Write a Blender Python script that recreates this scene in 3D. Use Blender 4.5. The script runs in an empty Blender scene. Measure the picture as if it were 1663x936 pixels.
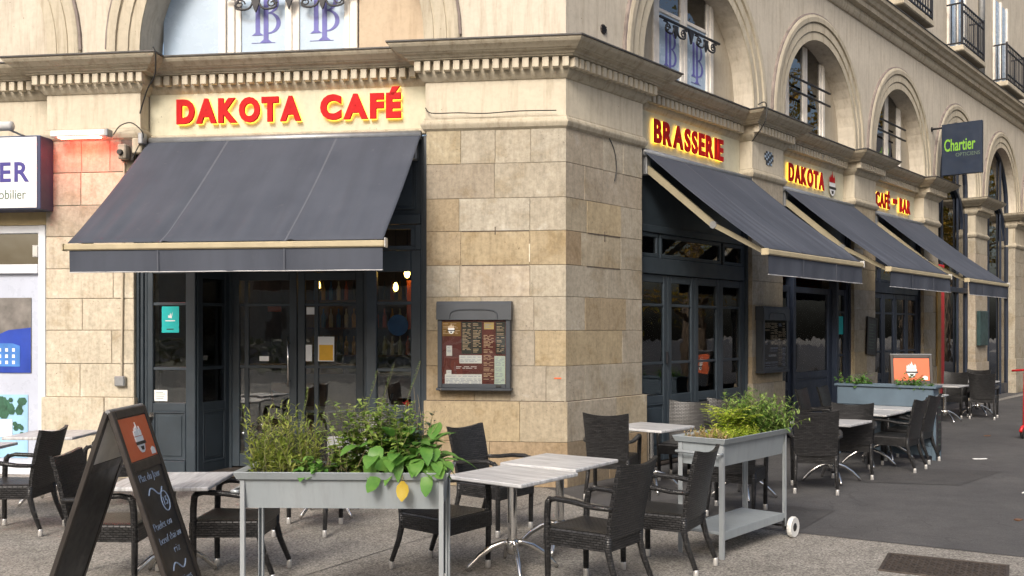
import bpy, bmesh, math, random
from mathutils import Vector, Matrix, noise as mnoise
random.seed(7)
sc = bpy.context.scene
COL = sc.collection
PI = math.pi
rad = math.radians

# ------------------------------------------------------------------ camera, sky, sun, exposure
cam_d = bpy.data.cameras.new("camera"); cam = bpy.data.objects.new("camera", cam_d); COL.objects.link(cam)
cam.location = (0, 0, 1.75); cam.rotation_euler = (rad(90), 0, 0)
cam_d.sensor_width = 36; cam_d.lens = 36 * 1550 / 1663
cam_d.shift_y = (535 - 468) / 1663; cam_d.shift_x = (831.5 - 832) / 1663
cam_d.clip_start = 0.05; cam_d.clip_end = 2000
sc.camera = cam

SUN_DIR = Vector((-0.27, -0.78, 0.60)).normalized()      # towards the sun
w = bpy.data.worlds.new("World"); sc.world = w; w.use_nodes = True
wn = w.node_tree.nodes; wl = w.node_tree.links
sky = wn.new("ShaderNodeTexSky"); sky.sky_type = 'NISHITA'; sky.sun_disc = False
sky.sun_elevation = math.asin(SUN_DIR.z)
sky.sun_rotation = math.atan2(SUN_DIR.x, SUN_DIR.y)
sky.air_density = 1.0; sky.dust_density = 6.0; sky.ozone_density = 0.6
wl.new(sky.outputs[0], wn["Background"].inputs[0]); wn["Background"].inputs[1].default_value = 0.115
sun_d = bpy.data.lights.new("sun", 'SUN'); sun_d.energy = 1.5; sun_d.angle = rad(17); sun_d.color = (1.0, 0.97, 0.92)
sun = bpy.data.objects.new("sun", sun_d); COL.objects.link(sun)
sun.rotation_euler = (-SUN_DIR).to_track_quat('-Z', 'Y').to_euler()
sc.view_settings.view_transform = 'Standard'; sc.view_settings.look = 'None'
sc.view_settings.gamma = 1; sc.view_settings.use_curve_mapping = False
sc.view_settings.exposure = 0.76

# ------------------------------------------------------------------ frames of the two facades
C0 = Vector((0.5923, 10.553, 0.0))
A1 = math.atan2(-1550, 11832); A2 = PI / 2 - math.atan(1308 / 1550)
RF = {1: Matrix.Rotation(A1, 4, 'Z'), 2: Matrix.Rotation(A2, 4, 'Z')}
MF = {k: Matrix.Translation(C0) @ RF[k] for k in RF}
def loc(fr, s, y=0, z=0): return MF[fr] @ Vector((s, y, z))
MITRE = math.tan((A2 - A1) / 2)

# ------------------------------------------------------------------ mesh builder
class MB:
    def __init__(self): self.v = []; self.f = []
    def add(self, vs, fs):
        o = len(self.v); self.v += [tuple(p) for p in vs]; self.f += [tuple(i + o for i in q) for q in fs]
    def box(self, x0, x1, y0, y1, z0, z1):
        self.add([(x0,y0,z0),(x1,y0,z0),(x1,y1,z0),(x0,y1,z0),(x0,y0,z1),(x1,y0,z1),(x1,y1,z1),(x0,y1,z1)],
                 [(0,3,2,1),(4,5,6,7),(0,1,5,4),(1,2,6,5),(2,3,7,6),(3,0,4,7)])
        return self
    def cbox(self, x0, x1, y0, y1, z0, z1, c=0.005):
        """box with all edges chamfered"""
        bm = bmesh.new(); bmesh.ops.create_cube(bm, size=1)
        for q in bm.verts:
            q.co = Vector(((x0+x1)/2 + q.co.x*(x1-x0), (y0+y1)/2 + q.co.y*(y1-y0), (z0+z1)/2 + q.co.z*(z1-z0)))
        bmesh.ops.bevel(bm, geom=list(bm.edges), offset=min(c, (x1-x0)*.4, (y1-y0)*.4, (z1-z0)*.4), segments=1, affect='EDGES')
        self.bm(bm); return self
    def bm(self, bm):
        bm.verts.index_update(); self.add([q.co[:] for q in bm.verts], [[q.index for q in f.verts] for f in bm.faces]); bm.free()
    def obox(self, c, ax, ay, az):
        c = Vector(c); ax = Vector(ax); ay = Vector(ay); az = Vector(az)
        P = [c + ax*i + ay*j + az*k for k in (-1,1) for i, j in ((-1,-1),(1,-1),(1,1),(-1,1))]
        self.add(P, [(0,3,2,1),(4,5,6,7),(0,1,5,4),(1,2,6,5),(2,3,7,6),(3,0,4,7)]); return self
    def prism(self, poly, d0, d1, axis='y'):
        """polygon in (a,b); extruded along axis between d0 and d1. axis y: (x,z); z: (x,y); x: (y,z)"""
        mk = {'y': lambda a,b,d: (a,d,b), 'z': lambda a,b,d: (a,b,d), 'x': lambda a,b,d: (d,a,b)}[axis]
        n = len(poly)
        self.add([mk(a,b,d0) for a,b in poly] + [mk(a,b,d1) for a,b in poly],
                 [tuple(range(n)), tuple(range(2*n-1, n-1, -1))] + [(i, i+n, (i+1)%n+n, (i+1)%n) for i in range(n)])
        return self
    def tube(self, pts, r, n=8, flat=1.0, caps=True, up=(0,0,1)):
        pts = [Vector(p) for p in pts]; rs = r if isinstance(r, (list, tuple)) else [r]*len(pts)
        rings = []; prev = None
        for i, p in enumerate(pts):
            t = (pts[min(i+1, len(pts)-1)] - pts[max(i-1, 0)]).normalized()
            if prev is None:
                a = Vector(up) if abs(t.dot(Vector(up))) < .95 else Vector((1,0,0))
                u = t.cross(a).normalized()
            else: u = (prev - t*prev.dot(t)).normalized()
            prev = u; vv = t.cross(u)
            rings.append([p + (u*math.cos(2*PI*k/n+PI/n) + vv*math.sin(2*PI*k/n+PI/n)*flat)*rs[i] for k in range(n)])
        V = [q for rg in rings for q in rg]; F = []
        for i in range(len(rings)-1):
            for k in range(n): F.append((i*n+k, i*n+(k+1)%n, (i+1)*n+(k+1)%n, (i+1)*n+k))
        if caps: F += [tuple(range(n-1,-1,-1)), tuple((len(rings)-1)*n+k for k in range(n))]
        self.add(V, F); return self
    def lathe(self, prof, c=(0,0,0), n=16, axis='z'):
        V = []; F = []
        for r, h in prof:
            for k in range(n):
                a = 2*PI*k/n; x, y = r*math.cos(a), r*math.sin(a)
                V.append({'z': (c[0]+x, c[1]+y, c[2]+h), 'y': (c[0]+x, c[1]+h, c[2]+y), 'x': (c[0]+h, c[1]+x, c[2]+y)}[axis])
        for i in range(len(prof)-1):
            for k in range(n): F.append((i*n+k, i*n+(k+1)%n, (i+1)*n+(k+1)%n, (i+1)*n+k))
        F += [tuple(range(n)), tuple((len(prof)-1)*n+k for k in range(n))]
        self.add(V, F); return self
    def sweep(self, prof, path, closed_prof=False):
        """prof [(out, z)], path [(x,y)] with the outside on its right-hand side, mitred"""
        path = [Vector((p[0], p[1])) for p in path]; m = len(path); k = len(prof); V = []; F = []
        nr = []
        for i in range(m-1):
            d = (path[i+1]-path[i]).normalized(); nr.append(Vector((d.y, -d.x)))
        for i in range(m):
            if i == 0: off = nr[0]
            elif i == m-1: off = nr[-1]
            else:
                b = nr[i-1] + nr[i]; off = b / (1 + nr[i-1].dot(nr[i]))
            for o, z in prof: V.append((path[i].x + off.x*o, path[i].y + off.y*o, z))
        for i in range(m-1):
            for j in range(k-1 + (1 if closed_prof else 0)):
                j2 = (j+1) % k
                F.append((i*k+j, (i+1)*k+j, (i+1)*k+j2, i*k+j2))
        if closed_prof: F += [tuple(range(k)), tuple((m-1)*k + j for j in range(k-1,-1,-1))]
        self.add(V, F); return self
    def mesh(self, name, mat, smooth=False, org=None, fixn=True):
        me = bpy.data.meshes.new(name)
        vs = self.v if org is None else [(p[0]-org[0], p[1]-org[1], p[2]-org[2]) for p in self.v]
        me.from_pydata(vs, [], self.f); me.update()
        if fixn:
            bm = bmesh.new(); bm.from_mesh(me); bmesh.ops.recalc_face_normals(bm, faces=bm.faces); bm.to_mesh(me); bm.free()
        uv = me.uv_layers.new(name="uv")
        for p in me.polygons:
            nx, ny, nz = abs(p.normal.x), abs(p.normal.y), abs(p.normal.z)
            for li in p.loop_indices:
                c = me.vertices[me.loops[li].vertex_index].co
                uv.data[li].uv = (c.x, c.y) if nz >= nx and nz >= ny else ((c.y, c.z) if nx >= ny else (c.x, c.z))
        if smooth: me.polygons.foreach_set("use_smooth", [True]*len(me.polygons))
        me.materials.append(mat)
        return me

def link(o, parent=None, mat4=None):
    COL.objects.link(o)
    if parent is not None: o.parent = parent
    if mat4 is not None: o.matrix_local = mat4
    return o
def part(name, mb, mat, parent=None, mat4=None, color=None, smooth=False, kind=None, org=None, label=None):
    me = mb.mesh(name, mat, smooth, org) if isinstance(mb, MB) else mb
    o = bpy.data.objects.new(name, me); link(o, parent, mat4)
    if color: o.color = (*color, 1)
    if kind: o['kind'] = kind
    if label: o['label'] = label
    return o
def tag(o, label, cat, group=None):
    o['label'] = label; o['category'] = cat
    if group: o['group'] = group
    return o
def thing(name, label, cat, mat4=None, group=None):
    o = bpy.data.objects.new(name, None); o.empty_display_size = .1
    link(o, None, mat4); return tag(o, label, cat, group)
def structure(name, mb, mat, smooth=False, mat4=None):
    o = part(name, mb, mat, None, mat4, None, smooth); o['kind'] = 'structure'; return o
def copy_tree(o, parent=None):
    c = o.copy(); COL.objects.link(c)
    if parent is not None: c.parent = parent
    for ch in list(o.children): copy_tree(ch, c)
    return c
def T(x, y, z=0, a=0): return Matrix.Translation((x, y, z)) @ Matrix.Rotation(a, 4, 'Z')

# ------------------------------------------------------------------ materials
def new_mat(name):
    m = bpy.data.materials.new(name); m.use_nodes = True
    return m, m.node_tree.nodes, m.node_tree.links, m.node_tree.nodes["Principled BSDF"]
def coords(N, L, kind='Object', scale=(1,1,1), rnd=False):
    tc = N.new("ShaderNodeTexCoord"); mp = N.new("ShaderNodeMapping"); mp.inputs['Scale'].default_value = scale
    L.new(tc.outputs[kind], mp.inputs['Vector'])
    if rnd:
        oi = N.new("ShaderNodeObjectInfo"); mu = N.new("ShaderNodeMath"); mu.operation = 'MULTIPLY'; mu.inputs[1].default_value = 37.0
        L.new(oi.outputs['Random'], mu.inputs[0]); L.new(mu.outputs[0], mp.inputs['Location'])
    return mp.outputs[0]
def nz(N, L, vec, scale, detail=4, rough=.6, dist=0):
    n = N.new("ShaderNodeTexNoise"); n.inputs['Scale'].default_value = scale; n.inputs['Detail'].default_value = detail
    n.inputs['Roughness'].default_value = rough; n.inputs['Distortion'].default_value = dist
    L.new(vec, n.inputs['Vector']); return n.outputs['Fac']
def ramp(N, L, fac, stops):
    r = N.new("ShaderNodeValToRGB"); el = r.color_ramp.elements
    while len(el) < len(stops): el.new(.5)
    for e, (p, c) in zip(el, stops): e.position = p; e.color = (*c, 1) if not isinstance(c, float) else (c, c, c, 1)
    L.new(fac, r.inputs[0]); return r.outputs[0]
def mix(N, L, a, b, fac, mode='MIX'):
    m = N.new("ShaderNodeMix"); m.data_type = 'RGBA'; m.blend_type = mode
    for s, x in ((m.inputs[0], fac), (m.inputs[6], a), (m.inputs[7], b)):
        if isinstance(x, (int, float)): s.default_value = x
        elif isinstance(x, tuple): s.default_value = (*x, 1)
        else: L.new(x, s)
    return m.outputs[2]
def bump(N, L, b, h, strength=.3, dist=.01):
    n = N.new("ShaderNodeBump"); n.inputs['Strength'].default_value = strength; n.inputs['Distance'].default_value = dist
    L.new(h, n.inputs['Height']); L.new(n.outputs[0], b.inputs['Normal']); return n
def plain(name, col, rough=.5, metal=0, var=.15, scale=6, bumps=0, bscale=60, spec=.5, rnd=True):
    m, N, L, b = new_mat(name)
    v = coords(N, L, rnd=rnd); f = nz(N, L, v, scale)
    lo = tuple(c*(1-var) for c in col); hi = tuple(min(1, c*(1+var)) for c in col)
    L.new(ramp(N, L, f, [(.3, lo), (.7, hi)]), b.inputs['Base Color'])
    L.new(ramp(N, L, nz(N, L, v, scale*2.3), [(.3, float(max(0, rough-.08))), (.7, float(min(1, rough+.08)))]), b.inputs['Roughness'])
    b.inputs['Metallic'].default_value = metal; b.inputs['Specular IOR Level'].default_value = spec
    if bumps: bump(N, L, b, nz(N, L, v, bscale, 5), bumps, .004)
    return m
def emit(name, col, s):
    m, N, L, b = new_mat(name); b.inputs['Base Color'].default_value = (*col, 1)
    b.inputs['Emission Color'].default_value = (*col, 1); b.inputs['Emission Strength'].default_value = s; return m

def stone_mat(name, tinted=True, base=(.45, .39, .30), pits=.5):
    m, N, L, b = new_mat(name); v = coords(N, L, rnd=tinted)
    n1 = nz(N, L, v, 2.3, 6, .65, .6); n2 = nz(N, L, v, 22, 6, .7); n3 = nz(N, L, coords(N, L, scale=(7, 7, .9), rnd=tinted), 3, 5, .7)
    c = ramp(N, L, n1, [(.26, tuple(x*k for x, k in zip(base, (.70, .64, .54)))), (.47, tuple(x*.93 for x in base)), (.60, base), (.74, tuple(min(1, x*k) for x, k in zip(base, (1.18, 1.24, 1.36))))])
    c = mix(N, L, c, ramp(N, L, n2, [(.3, .60), (.62, 1.0)]), .75, 'MULTIPLY')
    c = mix(N, L, c, ramp(N, L, n3, [(.33, .70), (.55, 1.0)]), .55, 'MULTIPLY')
    vo = N.new("ShaderNodeTexVoronoi"); vo.inputs['Scale'].default_value = 26; vo.inputs['Randomness'].default_value = 1; L.new(v, vo.inputs['Vector'])
    gate = ramp(N, L, nz(N, L, v, 3.1, 3), [(.55, 0.0), (.66, 1.0)])
    pit = ramp(N, L, vo.outputs['Distance'], [(.05, 1.0), (.22, 0.0)])
    pf = N.new("ShaderNodeMath"); pf.operation = 'MULTIPLY'; L.new(gate, pf.inputs[0]); L.new(pit, pf.inputs[1])
    pm = N.new("ShaderNodeMath"); pm.operation = 'MULTIPLY'; L.new(pf.outputs[0], pm.inputs[0]); pm.inputs[1].default_value = pits
    c = mix(N, L, c, (.10, .07, .05), pm.outputs[0])
    if tinted:
        oi = N.new("ShaderNodeObjectInfo"); c = mix(N, L, c, oi.outputs['Color'], 1.0, 'MULTIPLY')
    L.new(c, b.inputs['Base Color']); b.inputs['Roughness'].default_value = .9; b.inputs['Specular IOR Level'].default_value = .25
    h = N.new("ShaderNodeMath"); h.operation = 'SUBTRACT'; L.new(nz(N, L, v, 34, 7, .75), h.inputs[0]); L.new(pf.outputs[0], h.inputs[1])
    bump(N, L, b, h.outputs[0], .45, .006)
    return m
def render_mat(name, base, stain=.5, joints=0.0):
    m, N, L, b = new_mat(name); v = coords(N, L)
    n1 = nz(N, L, v, 1.4, 6, .6, .4); n2 = nz(N, L, v, 14, 6, .7)
    streak = nz(N, L, coords(N, L, scale=(5, 5, .5)), 2.2, 5, .7)
    c = ramp(N, L, n1, [(.25, tuple(x*.86 for x in base)), (.6, base), (.8, tuple(min(1, x*1.06) for x in base))])
    c = mix(N, L, c, ramp(N, L, n2, [(.28, .80), (.55, 1.0)]), .6, 'MULTIPLY')
    c = mix(N, L, c, ramp(N, L, streak, [(.30, tuple(x*.62 for x in (1, .93, .85))), (.52, (1, 1, 1))]), stain, 'MULTIPLY')
    vo = N.new("ShaderNodeTexVoronoi"); vo.inputs['Scale'].default_value = 9; L.new(v, vo.inputs['Vector'])
    sp = ramp(N, L, vo.outputs['Distance'], [(.03, 1.0), (.075, 0.0)])
    gate = ramp(N, L, nz(N, L, v, 1.7, 2), [(.5, 0.0), (.62, .8)])
    pf = N.new("ShaderNodeMath"); pf.operation = 'MULTIPLY'; L.new(gate, pf.inputs[0]); L.new(sp, pf.inputs[1])
    c = mix(N, L, c, (.13, .10, .08), pf.outputs[0])
    L.new(c, b.inputs['Base Color']); b.inputs['Roughness'].default_value = .88; b.inputs['Specular IOR Level'].default_value = .25
    bump(N, L, b, nz(N, L, v, 40, 6, .7), .22, .005)
    return m

M = {}
M['stone'] = stone_mat('limestone', True, (.425, .38, .303), .95)
M['mortar'] = plain('mortar', (.34, .30, .24), .95, var=.25, scale=14, bumps=.3)
M['dark_joint_shadow'] = plain('dark_joint_and_shadow', (.09,.07,.055), .95, 0, .4, 20)
M['pale_joint'] = plain('pale_lime_joint', (.62,.55,.44), .95, 0, .2, 20)
M['cream'] = render_mat('cream_render', (.575, .52, .415), .6)
M['trim'] = render_mat('moulded_stone', (.49, .44, .345), .8)
M['upper'] = render_mat('painted_upper_wall', (.565, .515, .43), .65)
M['infill'] = render_mat('beige_infill', (.40, .355, .28), .3)
M['capping'] = plain('weathered_capping', (.20, .165, .15), .8, 0, .35, 5, .3)
M['lead'] = plain('lead_flashing', (.075, .072, .07), .6, .3, .3, 5)
M['joinery'] = plain('dark_blue_grey_paint', (.030, .042, .054), .42, 0, .18, 3, .06, 80)
M['joinery2'] = plain('deep_navy_paint', (.014, .021, .038), .45, 0, .18, 3)
M['white_paint'] = plain('old_white_paint', (.70, .66, .60), .5, 0, .12, 9, .2, 70)
M['grey_frame'] = plain('light_grey_frame', (.62, .65, .70), .45, 0, .05, 4)
M['black_iron'] = plain('black_iron', (.018, .018, .022), .5, .3, .2, 8)
M['cream_metal'] = plain('cream_metal', (.40, .34, .22), .45, 0, .1, 5)
M['arm_shaded'] = plain('shaded_cream_arm', (.29, .255, .175), .5, 0, .12, 5)  # cream metal darkened: shade under the awnings painted into the arms
M['grey_metal'] = plain('grey_metal', (.30, .31, .32), .45, .6, .15, 8)
M['sign_panel'] = render_mat('cream_sign_panel', (.60, .575, .44), .22)
M['red_letter'] = plain('red_letter_face', (.46, .012, .014), .55, 0, .08, 5, spec=.12)
M['halo'] = emit('yellow_letter_light', (1.0, .66, .07), 1.9)
M['chrome'] = plain('polished_steel', (.72, .71, .69), .2, 1, .05, 5)
M['foot'] = plain('pale_foot_cap', (.62, .61, .59), .35, .5, .05, 5)
M['planter'] = None
M['blue_planter'] = plain('blue_grey_planter', (.085, .125, .165), .5, 0, .15, 3)
M['soil'] = plain('soil', (.035, .025, .018), .95, 0, .4, 20, .6, 50)
M['rubber'] = plain('white_rubber', (.62, .62, .60), .55, 0, .1, 8)
M['black_plastic'] = plain('black_plastic', (.02, .02, .02), .45, 0, .1, 8)
M['sign_black'] = plain('black_board_frame', (.030, .025, .022), .45, 0, .2, 6)
M['chalkboard'] = plain('chalkboard', (.016, .018, .022), .4, 0, .5, 5)
M['chalk'] = plain('pale_chalk', (.36, .46, .62), .9, 0, .2, 30)
M['orange'] = plain('orange_print', (.62, .125, .042), .45, 0, .06, 4)
M['paper'] = plain('white_paper', (.75, .76, .76), .7, 0, .04, 6)
M['turquoise'] = plain('turquoise_sticker', (.0, .42, .42), .5, 0, .06, 6)
M['yellow_paper'] = plain('yellow_print', (.75, .42, .03), .6, 0, .08, 6)
M['navy_sign'] = plain('navy_sign', (.012, .022, .045), .4, 0, .12, 4)
M['lime'] = plain('lime_letter', (.17, .38, .03), .5, 0, .05, 4)
M['dull_letter'] = plain('grey_green_letter', (.10, .15, .11), .5, 0, .05, 4)
M['indigo'] = plain('indigo_letter', (.045, .035, .22), .5, 0, .05, 4)
M['violet'] = plain('violet_letter', (.115, .115, .36), .6, 0, .12, 6)
M['pale_blue'] = plain('pale_blue_film_and_reflection', (.36, .46, .58), .25, 0, .06, 3)
M['white_sign'] = plain('white_sign_face', (.78, .78, .80), .3, 0, .03, 4)
M['red_paint'] = plain('red_paint', (.55, .02, .025), .4, 0, .1, 6)
M['wood'] = plain('brown_wood', (.16, .075, .035), .5, 0, .35, 7)
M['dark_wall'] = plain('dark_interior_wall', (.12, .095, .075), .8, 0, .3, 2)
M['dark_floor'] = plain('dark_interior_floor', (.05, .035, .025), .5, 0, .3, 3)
M['maroon'] = plain('maroon_menu', (.13, .022, .016), .5, 0, .15, 12)
M['ochre'] = plain('ochre_print', (.30, .16, .035), .5, 0, .2, 9)
M['dark_menu'] = plain('dark_menu_page', (.035, .04, .036), .4, 0, .3, 9)
M['bulb'] = emit('warm_bulb', (1.0, .55, .12), 14)
M['lamp_white'] = plain('white_lamp_tube', (.72, .72, .72), .4, 0, .04, 4)
M['red_tube'] = emit('red_lamp_underside', (1.0, .10, .06), 60)
M['cable'] = plain('black_cable', (.02, .02, .02), .6)
M['grate'] = plain('rusty_steel', (.085, .07, .06), .6, .5, .35, 12, .3, 60)

def fabric_mat():
    m, N, L, b = new_mat('charcoal_awning_fabric'); v = coords(N, L)
    n = nz(N, L, v, 1.3, 4, .5); s = nz(N, L, coords(N, L, scale=(3, .35, .35)), 2, 4, .6)
    c = ramp(N, L, n, [(.3, (.056, .064, .084)), (.7, (.074, .083, .106))])
    c = mix(N, L, c, ramp(N, L, s, [(.32, .82), (.6, 1.0)]), .6, 'MULTIPLY')
    c = mix(N, L, c, (.21, .20, .19), ramp(N, L, nz(N, L, v, 7, 6, .75), [(.63, 0.0), (.80, .35)]))
    L.new(c, b.inputs['Base Color']); b.inputs['Roughness'].default_value = .85; b.inputs['Specular IOR Level'].default_value = .2
    bump(N, L, b, nz(N, L, v, 350, 2), .15, .002); return m
M['awning'] = fabric_mat()
def planter_mat():
    m, N, L, b = new_mat('weathered_grey_planter_paint'); v = coords(N, L)
    c = ramp(N, L, nz(N, L, v, 2.5, 4), [(.3, (.235, .265, .285)), (.7, (.28, .31, .33))])
    run = nz(N, L, coords(N, L, scale=(14, 14, 1.1)), 1.6, 6, .7)
    c = mix(N, L, c, ramp(N, L, run, [(.33, (.70, .68, .64)), (.52, (1, 1, 1))]), .35, 'MULTIPLY')
    c = mix(N, L, c, (.14, .085, .05), ramp(N, L, nz(N, L, v, 11, 8, .8), [(.66, 0.0), (.74, .7)]))
    L.new(c, b.inputs['Base Color']); b.inputs['Roughness'].default_value = .45; bump(N, L, b, nz(N, L, v, 30, 4), .05, .003); return m
M['planter'] = planter_mat()

def rattan_mat():
    m, N, L, b = new_mat('dark_woven_rattan'); v = coords(N, L, 'UV', (1, 1, 1))
    br = N.new("ShaderNodeTexBrick"); br.offset = .5; br.inputs['Scale'].default_value = 1
    br.inputs['Brick Width'].default_value = .042; br.inputs['Row Height'].default_value = .0165; br.inputs['Mortar Size'].default_value = .0034
    br.inputs['Mortar Smooth'].default_value = 1.0; br.inputs['Color1'].default_value = (.014, .0138, .0142, 1); br.inputs['Color2'].default_value = (.034, .0335, .0345, 1)
    br.inputs['Mortar'].default_value = (.004, .004, .004, 1); L.new(v, br.inputs['Vector'])
    oi = N.new("ShaderNodeObjectInfo")
    L.new(mix(N, L, br.outputs['Color'], oi.outputs['Color'], 1.0, 'MULTIPLY'), b.inputs['Base Color'])
    inv = N.new("ShaderNodeMath"); inv.operation = 'SUBTRACT'; inv.inputs[0].default_value = 1; L.new(br.outputs['Fac'], inv.inputs[1])
    bump(N, L, b, inv.outputs[0], 1.0, .006); b.inputs['Roughness'].default_value = .36; return m
M['rattan'] = rattan_mat()

def tabletop_mat():
    m, N, L, b = new_mat('whitewashed_table_top'); v = coords(N, L, scale=(9, .9, 2), rnd=True)
    n = nz(N, L, v, 2.2, 8, .72, .8); n2 = nz(N, L, coords(N, L, scale=(26, 2, 2), rnd=True), 2, 6, .7)
    c = ramp(N, L, n, [(.28, (.27, .275, .285)), (.47, (.48, .485, .495)), (.66, (.64, .645, .65))])
    c = mix(N, L, c, ramp(N, L, n2, [(.30, (.50, .50, .50)), (.55, (1, 1, 1))]), .75, 'MULTIPLY')
    L.new(c, b.inputs['Base Color']); b.inputs['Roughness'].default_value = .38; bump(N, L, b, n2, .15, .002); return m
M['tabletop'] = tabletop_mat()

def glass_mat(name, tint=(.72, .78, .78), gloss=1.0, boost=.03):
    m, N, L, b = new_mat(name); N.remove(b); out = N["Material Output"]
    t = N.new("ShaderNodeBsdfTransparent"); t.inputs[0].default_value = (*tint, 1)
    g = N.new("ShaderNodeBsdfGlossy"); g.inputs['Roughness'].default_value = .015; g.inputs['Color'].default_value = (gloss, gloss, gloss, 1)
    fr = N.new("ShaderNodeFresnel"); fr.inputs['IOR'].default_value = 1.62
    ad = N.new("ShaderNodeMath"); ad.operation = 'ADD'; ad.inputs[1].default_value = boost; ad.use_clamp = True; L.new(fr.outputs[0], ad.inputs[0])
    v = coords(N, L); bp = N.new("ShaderNodeBump"); bp.inputs['Strength'].default_value = .10; bp.inputs['Distance'].default_value = .02
    L.new(nz(N, L, v, 2.5, 2), bp.inputs['Height']); L.new(bp.outputs[0], g.inputs['Normal'])
    s = N.new("ShaderNodeMixShader"); L.new(ad.outputs[0], s.inputs[0]); L.new(t.outputs[0], s.inputs[1]); L.new(g.outputs[0], s.inputs[2]); L.new(s.outputs[0], out.inputs[0])
    return m
M['glass'] = glass_mat('window_glass', (.84, .88, .88), 1.0, .035)
M['clear_glass'] = glass_mat('case_glass', (.96, .97, .96), .8, .0)
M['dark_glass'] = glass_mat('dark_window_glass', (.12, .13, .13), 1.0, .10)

def brick_mat():
    m, N, L, b = new_mat('interior_brick'); v = coords(N, L, 'UV')
    br = N.new("ShaderNodeTexBrick"); br.inputs['Scale'].default_value = 1; br.inputs['Brick Width'].default_value = .22; br.inputs['Row Height'].default_value = .075
    br.inputs['Mortar Size'].default_value = .012; br.inputs['Color1'].default_value = (.34, .12, .065, 1); br.inputs['Color2'].default_value = (.22, .085, .055, 1); br.inputs['Mortar'].default_value = (.13, .115, .10, 1)
    L.new(v, br.inputs['Vector']); L.new(br.outputs['Color'], b.inputs['Base Color']); b.inputs['Roughness'].default_value = .9; return m
M['brick'] = brick_mat()

def ground_mat(name, c0, c1, c2, sp=180, speck=.5, big=.5):
    m, N, L, b = new_mat(name); v = coords(N, L)
    vo = N.new("ShaderNodeTexVoronoi"); vo.inputs['Scale'].default_value = sp; L.new(v, vo.inputs['Vector'])
    n1 = nz(N, L, v, .55, 6, .65, .5); n2 = nz(N, L, v, 48, 6, .75); n3 = nz(N, L, v, 3.5, 6, .7)
    c = ramp(N, L, n1, [(.3, c0), (.55, c1), (.75, c2)])
    rgb = N.new("ShaderNodeRGBToBW"); L.new(vo.outputs['Color'], rgb.inputs[0])
    c = mix(N, L, c, ramp(N, L, rgb.outputs[0], [(.15, .45), (.5, 1.0), (.85, 1.5)]), speck, 'MULTIPLY')
    c = mix(N, L, c, ramp(N, L, n2, [(.3, .5), (.6, 1.1)]), speck, 'MULTIPLY')
    c = mix(N, L, c, ramp(N, L, n3, [(.32, .68), (.58, 1.05)]), big, 'MULTIPLY')
    v2 = N.new("ShaderNodeTexVoronoi"); v2.inputs['Scale'].default_value = 3.2; L.new(v, v2.inputs['Vector'])      # gum and drip spots
    c = mix(N, L, c, ramp(N, L, v2.outputs['Distance'], [(.045, .45), (.085, 1.0)]), ramp(N, L, nz(N, L, v, 1.1, 2), [(.42, 0.0), (.55, .8)]), 'MULTIPLY')
    cr = nz(N, L, v, .8, 3, .5, .3); ab = N.new("ShaderNodeMath"); ab.operation = 'SUBTRACT'; ab.inputs[1].default_value = .5; L.new(cr, ab.inputs[0])
    ac = N.new("ShaderNodeMath"); ac.operation = 'ABSOLUTE'; L.new(ab.outputs[0], ac.inputs[0])
    c = mix(N, L, c, ramp(N, L, ac.outputs[0], [(.0006, .55), (.0022, 1.0)]), .6, 'MULTIPLY')                       # hairline cracks
    L.new(c, b.inputs['Base Color']); b.inputs['Roughness'].default_value = .85; b.inputs['Specular IOR Level'].default_value = .3
    bump(N, L, b, mix(N, L, n2, rgb.outputs[0], .5), .5, .006); return m
M['pavement'] = ground_mat('gravelled_concrete', (.22, .206, .185), (.28, .263, .237), (.335, .314, .28), 85, .85, .6)
M['asphalt'] = ground_mat('worn_asphalt', (.072, .071, .073), (.096, .094, .095), (.12, .117, .116), 210, .4, .5)
M['asphalt_patch'] = ground_mat('dark_asphalt_patch', (.056, .055, .056), (.074, .072, .072), (.094, .091, .09), 210, .35, .5)

def leaf_mat(name, cols, rough=.5):
    m, N, L, b = new_mat(name); v = coords(N, L)
    n = nz(N, L, v, 9, 3); g = N.new("ShaderNodeNewGeometry")
    f = N.new("ShaderNodeMath"); f.operation = 'ADD'; f.use_clamp = True
    h = N.new("ShaderNodeMath"); h.operation = 'MULTIPLY_ADD'; h.inputs[1].default_value = .7; h.inputs[2].default_value = -.35
    L.new(g.outputs['Random Per Island'], h.inputs[0]); L.new(h.outputs[0], f.inputs[0]); L.new(n, f.inputs[1])
    k = len(cols) - 1
    L.new(ramp(N, L, f.outputs[0], [(.15 + .7*i/k, c) for i, c in enumerate(cols)]), b.inputs['Base Color'])
    b.inputs['Roughness'].default_value = rough; b.inputs['Specular IOR Level'].default_value = .35
    out = N["Material Output"]; tr = N.new("ShaderNodeBsdfTranslucent"); s = N.new("ShaderNodeMixShader"); s.inputs[0].default_value = .38
    L.new(b.inputs['Base Color'].links[0].from_socket, tr.inputs[0]); L.new(b.outputs[0], s.inputs[1]); L.new(tr.outputs[0], s.inputs[2]); L.new(s.outputs[0], out.inputs[0])
    return m
M['leaf_yellowgreen'] = leaf_mat('yellow_green_leaves', [(.15, .22, .035), (.30, .38, .07), (.45, .46, .13)])
M['leaf_herb'] = leaf_mat('herb_leaves', [(.10, .18, .03), (.22, .34, .06), (.38, .46, .13)])
M['leaf_broad'] = leaf_mat('broad_glossy_leaves', [(.06, .17, .035), (.12, .28, .055), (.20, .36, .08)], .4)
M['leaf_dark'] = leaf_mat('dark_leaves', [(0.035, 0.062, 0.035), (0.071, 0.106, 0.052), (0.142, 0.124, 0.088)])
M['leaf_grey'] = leaf_mat('grey_green_leaves', [(0.072, 0.116, 0.087), (0.131, 0.189, 0.145), (0.189, 0.246, 0.189)])
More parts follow.
